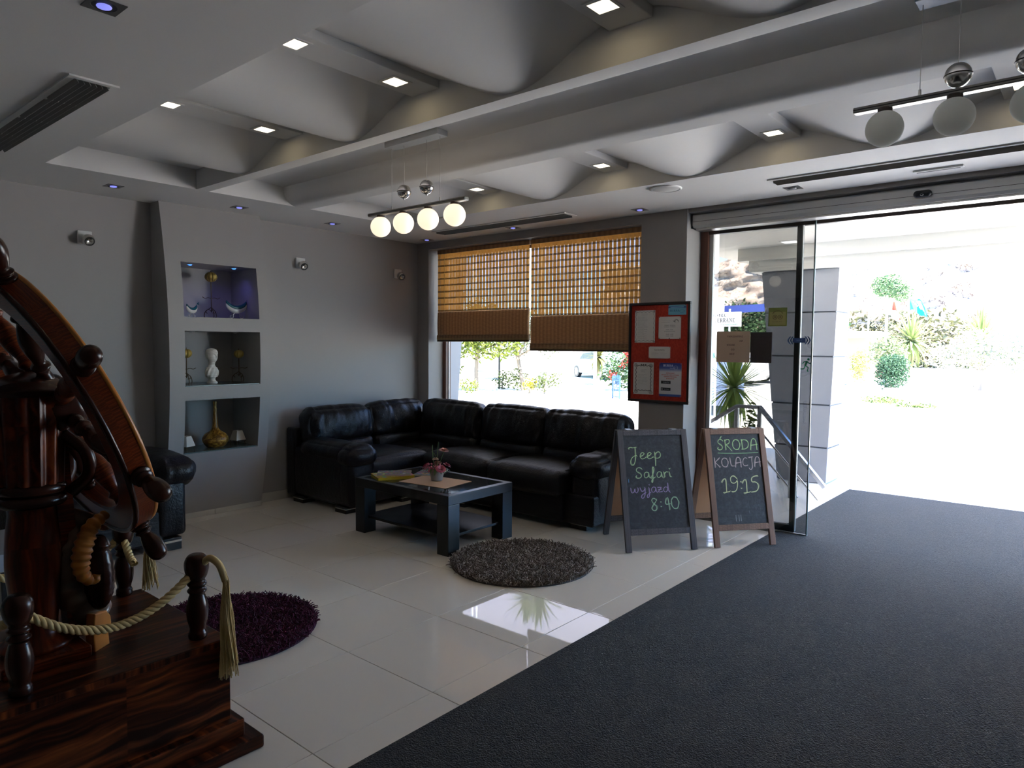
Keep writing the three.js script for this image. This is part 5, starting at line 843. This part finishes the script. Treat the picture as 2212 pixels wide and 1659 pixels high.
function tree(name, label, x, z, trunkH, blobs, kind, color, n, size, lean = 0) {
  const t = thing(name, label, 'tree', [x, gy(z), z]);
  mesh('trunk', tube([V(0, 0, 0), V(lean * 0.3, trunkH * 0.4, 0.02), V(lean, trunkH, 0)], 0.06, 14, 8), mBark, t);
  for (const b of blobs.slice(0, 3)) mesh('branch', tube([V(lean, trunkH * 0.92, 0), V((lean + b[0]) / 2, (trunkH + b[1]) / 2, b[2] / 2), V(b[0], b[1], b[2])], 0.03, 10, 6), mBark, t);
  foliage(t, 'foliage', leafMat(kind, color), n, size, blobs, 1);
}
function shrub(name, label, x, z, blobs, kind, color, n, size, cat = 'shrub') { const t = thing(name, label, cat, [x, gy(z), z]); foliage(t, 'foliage', leafMat(kind, color), n, size, blobs, 1); mesh('stem', rod(V(0, 0, 0), V(0, blobs[0][1], 0), 0.025, 0.015, 6), mBark, t); return t; }
const blade = (L, w, droop) => grid(2, 6, (u, v) => { const k = w * (v < 0.15 ? 0.6 + 2.6 * v : 1) * (1 - v * v * 0.97); return [(u - 0.5) * k, droop * -v * v * L + 0.25 * Math.abs(u - 0.5) * k, L * v]; });
function yucca(name, label, x, y, z, heads, trunkH, L, w, n, kind, color, each, category = 'palm') {
  const t = thing(name, label, category, [x, y, z]), m = leafMat(kind, color), bl = [blade(L, w, 0.05), blade(L, w, 0.22), blade(L * 0.9, w, 0.5)];
  for (const [hx, hy, hz] of heads) {
    mesh('trunk', tube([V(0, 0, 0), V(hx * 0.4, hy * 0.5, hz * 0.4), V(hx, hy, hz)], 0.045 * Math.max(1, L), 10, 8), mBark, t); const gs = [];
    for (let k = 0; k < n; k++) { const a = k * 2.399963, e = PI / 2 * 0.96 - (k / n) * (PI * 0.86), g = bl[k < n * 0.4 ? 0 : k < n * 0.75 ? 1 : 2]; const s = rr(0.8, 1.1); if (each) { const o = mesh('leaf_blade', g, m, t); o.position.set(hx, hy, hz); o.rotation.set(-e, a, 0, 'YXZ'); o.scale.setScalar(s); } else gs.push(g.clone().applyMatrix4(new THREE.Matrix4().compose(V(hx, hy, hz), new THREE.Quaternion().setFromEuler(new THREE.Euler(-e, a, 0, 'YXZ')), V(s, s, s)))); }
    if (!each) mesh('crown', merge(gs), m, t);
  }
}
yucca('potted_yucca', 'spiky green yucca outside the glass door behind the railing', 2.38, -0.02, -3.35, [[0, 0.98, 0]], 1, 0.62, 0.048, 120, 'yucca', [0.30, 0.40, 0.08], true, 'yucca');
shrub('porch_shrub', 'thin leafy shrub squeezed between railing and porch column', 3.02, -2.3, [[0, 0.5, 0, 0.08, 0.42, 0.08]], 'privet', [0.14, 0.18, 0.04], 260, 0.055);
tree('young_tree', 'yellow-green young tree outside the window beside the grey column', -8.35, -9.9, 1.3, [[0.15, 2.0, 0, 0.75, 0.75, 0.7], [-0.5, 1.6, 0.2, 0.5, 0.6, 0.5], [0.9, 1.45, -0.2, 0.55, 0.5, 0.5], [0.2, 1.25, 0.1, 0.6, 0.35, 0.5], [-0.7, 0.8, 0.3, 0.35, 0.3, 0.3]], 'linden', [0.20, 0.25, 0.035], 2600, 0.13);
tree('olive_tree', 'grey-green olive tree leaning outside the window', -7.35, -10.9, 1.1, [[-0.25, 1.7, 0, 0.5, 0.8, 0.5], [0.5, 1.9, 0.1, 0.7, 0.55, 0.6], [0.95, 1.45, 0, 0.45, 0.45, 0.4]], 'olive', [0.19, 0.22, 0.16], 2400, 0.085, -0.25);
shrub('garden_shrub', 'small yellow shrub low in the verge outside the window', -6.55, -10.2, [[0, 0.28, 0, 0.2, 0.2, 0.2]], 'broom', [0.42, 0.38, 0.03], 220, 0.07);
shrub('garden_shrub', 'thin leafy shrub in front of the white garden house', -6.2, -10.45, [[0, 0.35, 0, 0.38, 0.28, 0.3], [0.45, 0.4, 0, 0.15, 0.3, 0.15]], 'laurel', [0.14, 0.18, 0.06], 420, 0.08);
shrub('verge_shrub', 'low yellow-green shrub at the foot of the grey column', -8.9, -9.3, [[0, 0.3, 0, 0.45, 0.25, 0.3], [0.9, 0.22, 0.1, 0.3, 0.2, 0.25]], 'linden', [0.20, 0.25, 0.035], 520, 0.09);
shrub('verge_shrub', 'dark green low shrub beside the street lamp foot', -8.2, -10.9, [[0, 0.3, 0, 0.3, 0.3, 0.3], [0.6, 0.35, 0, 0.35, 0.35, 0.3]], 'laurel', [0.14, 0.18, 0.06], 520, 0.09);
shrub('oleander', 'red-flowered oleander bush behind the blue gate', -4.7, -12.6, [[0, 0.85, 0, 0.75, 0.75, 0.6], [-0.5, 0.5, 0, 0.5, 0.4, 0.4]], 'oleander', [0.08, 0.15, 0.06], 1500, 0.10);
{ const t = thing('oleander_blossom', 'clusters of red oleander blossom on the bush behind the blue gate', 'blossom', [-4.7, gy(-12.6), -12.6]); foliage(t, 'petals', leafMat('red petal', [0.60, 0.06, 0.05]), 240, 0.09, [[0.3, 1.1, 0.35, 0.22, 0.25, 0.2], [0.1, 0.8, 0.5, 0.12, 0.12, 0.1], [-0.3, 0.5, 0.45, 0.12, 0.12, 0.1]], 4); }
yucca('fan_palm', 'short fan palm outside the window beside the garden house', -6.75, 0.15, -14.1, [[0, 0.95, 0]], 1, 0.62, 0.10, 60, 'fan palm', [0.22, 0.22, 0.06], false);
yucca('fan_palm', 'short fan palm outside the window behind the white pole', -6.1, 0.2, -15.0, [[0, 1.0, 0]], 1, 0.62, 0.10, 60, 'fan palm', [0.22, 0.22, 0.06], false);
[[-11.6, -16.3, 8.6], [-8.3, -12.9, 6.8], [-6.4, -17.6, 8.2]].forEach(([x, z, h], i) => yucca('tall_palm', 'tall palm above the street, mirrored in the polished floor tiles', x, 0.18, z, [[0.1, h, 0]], h, 1.15, 0.12, 70, 'tall palm', [0.14, 0.18, 0.05], false));
for (let i = 1; i < 4; i++) scene.children.filter((o) => o.name.startsWith('tall_palm')).forEach((o) => { o.userData.group = 'tall palms along the street'; });
yucca('yucca_palm', 'yucca palm with pale upper leaves beside the hedge block', 1.47, 0.25, -19.2, [[0, 1.45, 0]], 1.4, 0.95, 0.085, 130, 'pale yucca', [0.24, 0.30, 0.10], false);
yucca('yucca_palm', 'yucca palm between the blue flag and the olive hedge', 3.05, 0.25, -20.2, [[0.15, 1.45, 0]], 1.4, 0.95, 0.085, 120, 'pale yucca', [0.24, 0.30, 0.10], false);
yucca('yucca_palm', 'smaller yucca palm standing behind the olive hedge', 2.9, 0.3, -22.3, [[0, 1.8, 0]], 1.8, 0.8, 0.085, 100, 'pale yucca', [0.24, 0.30, 0.10], false);
shrub('clipped_hedge', 'dense dark green clipped hedge block across the forecourt', 1.36, -17.2, [[0, 0.45, 0, 0.46, 0.45, 0.4], [0.02, 0.75, 0, 0.45, 0.32, 0.4]], 'cypress', [0.03, 0.085, 0.045], 5200, 0.06);
shrub('broadleaf_shrub', 'pale broadleaf shrub above the clipped hedge block', 1.0, -18.2, [[0, 1.1, 0, 0.6, 0.5, 0.4]], 'pittosporum', [0.20, 0.26, 0.13], 1300, 0.09);
shrub('broadleaf_shrub', 'yellowish shrub at the edge of the porch column across the forecourt', 0.72, -16.2, [[0, 0.75, 0, 0.25, 0.5, 0.25]], 'broom shrub', [0.34, 0.34, 0.10], 500, 0.09);
tree('silver_olive', 'spreading silvery olive tree beyond the low white wall', 3.75, -15.3, 0.75, [[0, 1.25, 0, 0.75, 0.55, 0.6], [-0.75, 1.1, 0, 0.5, 0.4, 0.4], [0.6, 1.35, 0, 0.6, 0.5, 0.5]], 'silver olive', [0.42, 0.46, 0.37], 3600, 0.075);
tree('silver_olive', 'silvery olive tree at the end of the low white wall', 4.75, -14.5, 0.75, [[0, 1.25, 0, 0.7, 0.6, 0.6], [0.7, 1.3, 0, 0.6, 0.5, 0.5], [-0.4, 0.95, 0.1, 0.4, 0.35, 0.4]], 'silver olive', [0.42, 0.46, 0.37], 3400, 0.075);
shrub('grass_tuft', 'low grass patch on the forecourt verge nearer the hedge', 2.0, -13.2, [[0, 0.06, 0, 0.5, 0.09, 0.25]], 'grass', [0.16, 0.24, 0.08], 420, 0.08, 'grass');
shrub('grass_tuft', 'low grass patch along the kerb before the white wall', 2.9, -12.0, [[0, 0.05, 0, 0.55, 0.09, 0.2]], 'grass', [0.16, 0.24, 0.08], 420, 0.08, 'grass');
tree('pine_tree', 'round green pine on the rocky slope above the flags', -1.45, -29.5, 3.0, [[0, 3.75, 0, 0.75, 0.55, 0.6], [0.6, 3.4, 0, 0.5, 0.35, 0.4]], 'pine', [0.09, 0.17, 0.08], 2200, 0.11);
// rocky slope
{
  const rock = texture(512, 256, (u, v) => { const a = fbm(u * 14, v * 10, 151, 5, 14), b = fbm(u * 60, v * 50, 157, 3, 60); const crack = Math.abs(fbm(u * 24, v * 16, 161, 3, 24) - 0.5) < 0.02 ? 0.55 : 1; return mixc([0.40, 0.32, 0.27], [0.78, 0.72, 0.66], Math.min(1, a * 0.75 + b * 0.35)).map((c) => c * crack); });
  const hgt = (x, y) => 1.5 * fbm(x * 0.22, y * 0.5, 171, 4) + 0.5 * fbm(x * 1.2, y * 1.6, 177, 3);
  solo('cliff', grid(160, 50, (u, v) => { const x = -24 + 40 * u, y = 7.9 * v * (0.88 + 0.14 * fbm(u * 14, 1, 181, 3)); return [x, y + 0.2, -40.5 - 2.6 * v + 1.6 * hgt(x, y * 1.4)]; }, (u, v) => [u * 6, v * 2.2]), mat('pale rock', C(1, 1, 1), { map: rock, roughness: 0.95 }), 'pale broken rock face rising behind the street', 'cliff');
  const t = thing('slope_scrub', 'dark dry scrub covering the foot of the rocky slope', 'scrub', [-3, 0.5, -33.0]); t.userData.kind = 'stuff';
  foliage(t, 'scrub_leaves', leafMat('dry scrub', [0.13, 0.13, 0.075]), 9000, 0.28, [[-4, 1.4, 0, 6, 1.7, 1.0], [2.5, 1.2, 0.5, 3, 1.7, 1.0], [-9, 1.4, 0, 5, 1.6, 1.0]], 6);
  foliage(t, 'scrub_leaves', leafMat('ivy', [0.05, 0.10, 0.04]), 3500, 0.24, [[-3.2, 1.2, 2.2, 3.2, 1.3, 0.8], [-6.5, 2.4, 1.5, 2.8, 1.1, 0.8], [-2.5, 2.4, 1.0, 2.0, 0.7, 0.6]], 7);
  solo('blue_banner', at(bx(-2.4, 2.4, -0.16, 0.16, -0.02, 0.02), -4.3, 3.15, -24, 0, 0.12, 0.025), mat('blue tarpaulin', C(0.035, 0.06, 0.26), { roughness: 0.7 }), 'long blue banner stretched across the scrub slope', 'banner');
}
// buildings, walls, gate, poles
{
  const mPane = mat('dark window pane', C(0.10, 0.11, 0.14), { roughness: 0.1 });
  const b = thing('white_house', 'white house with small windows on the slope behind the olive trees', 'house', [3.6, 1.9, -33.5]);
  mesh('wall', bx(-1.65, 5, 0, 6, -2.5, 0), mWhiteWall, b); mesh('terrace', bx(-1.9, 5, -1.9, 0.12, -2, 1.2), mWhiteWall, b);
  for (const [x, y] of [[-1.05, 3.7], [-0.15, 3.7], [0.9, 3.7]]) { mesh('window_reveal', bx(x - 0.17, x + 0.17, y - 0.25, y + 0.25, -0.01, 0.02), mat('window surround', C(0.5, 0.48, 0.48), { roughness: 0.7 }), b); mesh('pane', bx(x - 0.13, x + 0.13, y - 0.2, y + 0.2, 0.015, 0.03), mPane, b); }
  for (let k = 0; k < 9; k++) mesh('balustrade_panel', bx(-1.8 + k * 0.62, -1.8 + k * 0.62 + 0.5, 0.12, 0.36, 1.1, 1.16), mat('balustrade', C(0.55, 0.6, 0.62), { roughness: 0.6 }), b);
  const s = thing('roadside_kiosk', 'open kiosk with a flat white roof behind the flag poles', 'kiosk', [-0.5, gy(-22), -22]);
  mesh('roof', bx(-1.3, 0.55, 1.5, 1.72, -1, 0.6), mWhiteWall, s); mesh('back_wall', bx(-1.2, 0.45, 0, 1.5, -0.9, -0.8), mat('brown boards', C(0.16, 0.10, 0.08), { roughness: 0.8 }), s); for (const x of [-1.1, 0.35]) mesh('post', bx(x - 0.04, x + 0.04, 0, 1.5, 0.4, 0.48), mWhiteWall, s);
  const h = thing('garden_house', 'low white garden house with a thin flat roof outside the window', 'house', [-7.75, gy(-12.3), -12.2], -0.65);
  mesh('wall', bx(-0.55, 0.55, 0, 0.86, -0.6, 0), mWhiteWall, h); mesh('roof', bx(-0.75, 0.78, 0.86, 0.92, -0.8, 0.12), mWhiteWall, h);
  const d = thing('street_building', 'grey shuttered building with awning across the street', 'building', [-10.3, 0.3, -21.5], -0.55);
  mesh('wall', bx(-3.2, 3.2, 0, 3.2, -3, 0), mat('grey render', C(0.34, 0.36, 0.40), { roughness: 0.8 }), d); mesh('awning', at(bx(-1.4, 1.6, 0, 0.05, 0, 0.9), 0, 1.15, 0, 0.35), mat('grey awning', C(0.55, 0.58, 0.66), { roughness: 0.8 }), d);
  for (const x of [-1.9, -0.4, 1.1]) { mesh('shutter', bx(x - 0.5, x + 0.5, 0.1, 1.0, 0, 0.04), mat('slate shutter', C(0.10, 0.12, 0.16), { roughness: 0.5 }), d); } mesh('red_sign', bx(-0.75, -0.25, 0.86, 1.06, 0.9, 0.95), mat('red sign paint', C(0.65, 0.03, 0.06), { roughness: 0.5 }), d);
  const w1 = thing('garden_wall', 'low white garden wall in front of the olive trees', 'wall', [0, gy(-14.8), -14.8], 0.0);
  mesh('wall', at(bx(-1.6, 1.6, 0, 0.30, -0.08, 0.08), 3.5, 0, 0.75, 0, 0.16, 0), mWhiteWall, w1); mesh('kerb', at(bx(-3.4, 2.6, -0.1, 0.07, -0.1, 0.1), 4.4, -0.06, 3.1, 0, 0.12, 0), mConcrete, w1);
  mesh('rubble_base', at(bx(-1.5, 1.5, -0.1, 0.10, 0, 0.12), 3.6, -0.02, 0.95, 0, 0.14, 0), mat('rubble', C(0.42, 0.33, 0.28), { roughness: 0.95 }), w1);
  const mBluePaint = mat('blue gate paint', C(0.03, 0.10, 0.30), { roughness: 0.5 });
  const g = thing('iron_gate', 'small blue iron gate with pointed bars outside the window', 'gate', [-3.7, gy(-10.3), -10.3], -0.55);
  for (let k = 0; k < 7; k++) { const x = -0.18 + 0.06 * k; mesh('bar', rod(V(x, 0.0, 0), V(x, 0.56, 0), 0.008, 0.008, 6), mBluePaint, g); mesh('spike', rod(V(x, 0.56, 0), V(x, 0.64, 0), 0.013, 0.001, 6), mBluePaint, g); } for (const y of [0.05, 0.3, 0.48]) mesh('rail', bx(-0.2, 0.2, y - 0.012, y + 0.012, -0.01, 0.01), mBluePaint, g); for (const x of [-0.2, 0.2]) mesh('gate_post', bx(x - 0.016, x + 0.016, 0, 0.6, -0.016, 0.016), mBluePaint, g);
  const fe = thing('iron_fence', 'thin dark iron fence along the garden outside the window', 'fence', [-5.2, gy(-12.2), -13.3], -0.62);
  for (let k = 0; k < 30; k++) { const x = -1.3 + 0.14 * k; mesh('bar', rod(V(x, 0, 0), V(x, 0.62, 0), 0.007, 0.007, 5), mDarkMetal, fe); } for (const y of [0.1, 0.55]) mesh('rail', bx(-1.32, 2.8, y - 0.01, y + 0.01, -0.01, 0.01), mDarkMetal, fe);
  solo('white_pole', rod(V(-4.47, gy(-10.5), -10.45), V(-4.47, 2.2, -10.45), 0.045, 0.045, 12), mWhiteWall, 'thick white pole in front of the fan palm outside the window', 'pole');
  const lp = thing('street_lamp', 'slim black street lamp post among the trees outside the window', 'street lamp', [-8.5, gy(-11.1), -11.1]); mesh('pole', rod(V(0, 0, 0), V(0, 4.2, 0), 0.035, 0.025, 8), mBlack, lp); mesh('arm', tube([V(0, 4.15, 0), V(0.2, 4.35, 0), V(0.6, 4.4, 0)], 0.02, 12, 6), mBlack, lp); mesh('lamp_head', at(rb(-0.2, 0.2, -0.04, 0.04, -0.08, 0.08, 0.02, 2), 0.7, 4.38, 0), mBlack, lp);
  const py = thing('lattice_mast', 'white lattice mast above the street, mirrored in the floor tiles', 'mast', [-13.4, gy(-13.8), -15.2]); for (const x of [-0.12, 0.12]) mesh('leg', rod(V(x, 0, 0), V(x, 9.6, 0), 0.03, 0.03, 6), mWhiteWall, py); for (let k = 0; k < 18; k++) mesh('rung', rod(V(-0.12, 0.5 * k + 0.3, 0), V(0.12, 0.5 * k + 0.55, 0), 0.02, 0.02, 5), mWhiteWall, py);
  const hs = thing('hotel_sign', 'white hotel sign board with black and green lettering beyond the door', 'sign', [1.185, 1.945, -5.62]);
  mesh('board', bx(-0.335, 0.335, -0.12, 0.12, -0.03, 0), mWhitePaint, hs);
  mesh('sign_face', at(new THREE.PlaneGeometry(0.66, 0.235), 0, 0, 0.002), mat('sign print', C(1, 1, 1), { map: canvasTex(820, 292, (gg, w, hh) => { gg.fillStyle = '#f4f4f2'; gg.fillRect(0, 0, w, hh); gg.save(); gg.translate(190, 88); gg.scale(1.45, 1); textRows(gg, ['HOTEL'], 0, 0, 0, 'bold 74px sans-serif', '#26262a'); gg.restore(); gg.save(); gg.translate(16, 206); gg.scale(0.92, 1.2); textRows(gg, ['MEDITERRANE'], 0, 0, 0, 'bold 98px serif', '#26262a'); gg.restore(); textRows(gg, ['Tel:0523333'], 100, 268, 0, 'bold 46px sans-serif', '#3d7a56'); textRows(gg, ['Cel:0692094045'], 425, 268, 0, 'bold 46px sans-serif', '#3d7a56'); }), roughness: 0.5 }), hs);
  for (const x of [-0.2, 0.14]) mesh('post', rod(V(x, -1.97, -0.015), V(x, 0.17, -0.015), 0.018, 0.018, 8), mWhitePaint, hs);
  const ss = thing('street_sign', 'narrow post with small coloured signs beyond the door glass', 'sign', [0.29, gy(-7.4), -7.4]); mesh('post', rod(V(0.03, 0, 0), V(0.03, 1.78, 0), 0.02, 0.02, 8), mWhitePaint, ss); [['#9fc0dc', 1.62], ['#c98a92', 1.5], ['#8fb8d8', 1.38], ['#4f7f9c', 1.28]].forEach(([c, y]) => mesh('plate', bx(-0.12, 0.02, y - 0.05, y + 0.05, 0, 0.012), mat('sign plate', new THREE.Color(c), { roughness: 0.5 }), ss));
}
// flags
{
  const flag = (label, x, z, h, cols, w, hh, sway, fold) => {
    const t = thing('flag_pole', label, 'flag', [x, gy(z), z]); mesh('pole', rod(V(0, 0, 0), V(0, h, 0), 0.035, 0.025, 8), mWhiteWall, t);
    const tex = canvasTex(128, 96, (g) => { g.fillStyle = cols[0]; g.fillRect(0, 0, 128, 96); g.fillStyle = cols[1]; if (cols[2] === 'star') { for (let i = 0; i < 7; i++) { g.beginPath(); g.arc(22 + i * 14, 20 + i * 9, 5, 0, 7); g.fill(); } g.beginPath(); g.moveTo(40, 8); g.lineTo(70, 10); g.lineTo(118, 66); g.lineTo(70, 60); g.fill(); } else g.fillRect(0, 0, 128, 44); });
    mesh('cloth', grid(20, 14, (u, v) => [0.03 + w * u * (1 - fold * v * 0.3), h - 0.15 - hh * (1 - v) - sway * u * u + 0.05 * Math.sin(u * 9 + v * 3), 0.10 * Math.sin(u * 7 + v * 2)], (u, v) => [u, v]), mat('flag cloth', C(1, 1, 1), { map: tex, roughness: 0.8, side: THREE.DoubleSide }), t);
  };
  flag('red and white flag hanging from its pole beyond the door', 0.57, -20.0, 2.9, ['#e9dcd8', '#d8543f', ''], 0.42, 0.5, 0.42, 0.6);
  flag('bright blue flag with white stars on its pole', 1.2, -20.1, 2.95, ['#0aa2d8', '#f0f6f8', 'star'], 0.52, 0.42, 0.35, 0.2);
  flag('pale pennant on the bare pole beside the porch column', 0.06, -19.9, 2.95, ['#f0eeea', '#e8c9c0', ''], 0.25, 0.1, 0.05, 0.1);
}
// cars
function car(label, x, z, turn, color, s = 1) {
  const t = thing('car', label, 'car', [x, gy(z), z], turn), m = mat('car paint', color, { roughness: 0.2, clearcoat: 0.8 }), mg = mat('car glass', C(0.03, 0.035, 0.04), { roughness: 0.06 });
  const body = [[-2.0, 0.3], [-2.05, 0.62], [-1.9, 0.82], [-1.1, 0.92], [-0.6, 1.3], [0.5, 1.4], [1.15, 1.28], [1.75, 0.95], [2.05, 0.88], [2.08, 0.42], [1.95, 0.28]].map(([a, b]) => [a * s, b * s]);
  mesh('body', at(extrude(body, 1.5 * s, 0.06 * s), 0, 0, -0.75 * s), m, t);
  const glass = [[-0.95, 0.94], [-0.55, 1.24], [0.45, 1.33], [1.0, 1.23], [1.45, 0.97]].map(([a, b]) => [a * s, b * s]);
  mesh('side_windows', at(extrude(glass, 1.66 * s), 0, 0, -0.83 * s), mg, t);
  for (const wx of [-1.3, 1.3]) for (const wz of [-0.72, 0.72]) { const w = mesh('wheel', at(new THREE.CylinderGeometry(0.31 * s, 0.31 * s, 0.2 * s, 24), wx * s, 0.31 * s, wz * s, PI / 2), mBlack, t); mesh('hub_cap', at(new THREE.CylinderGeometry(0.19 * s, 0.19 * s, 0.21 * s, 16), wx * s, 0.31 * s, wz * s, PI / 2), mSteel, w); }
}
car('pale turquoise car parked behind the white pole outside the window', -8.75, -17.4, -0.5, C(0.30, 0.55, 0.56), 0.75);
car('white car parked beyond the yucca outside the door', -4.0, -16.7, 0.1, C(0.75, 0.75, 0.75), 0.85);
car('dark blue car parked beside the white one outside the door', -1.9, -18.6, 0.1, C(0.05, 0.06, 0.10), 0.85);
car('blue car standing at the foot of the yucca outside the door', -0.75, -9.6, PI / 2 + 0.42, C(0.10, 0.14, 0.26), 0.8);
renderer.render(scene, camera);
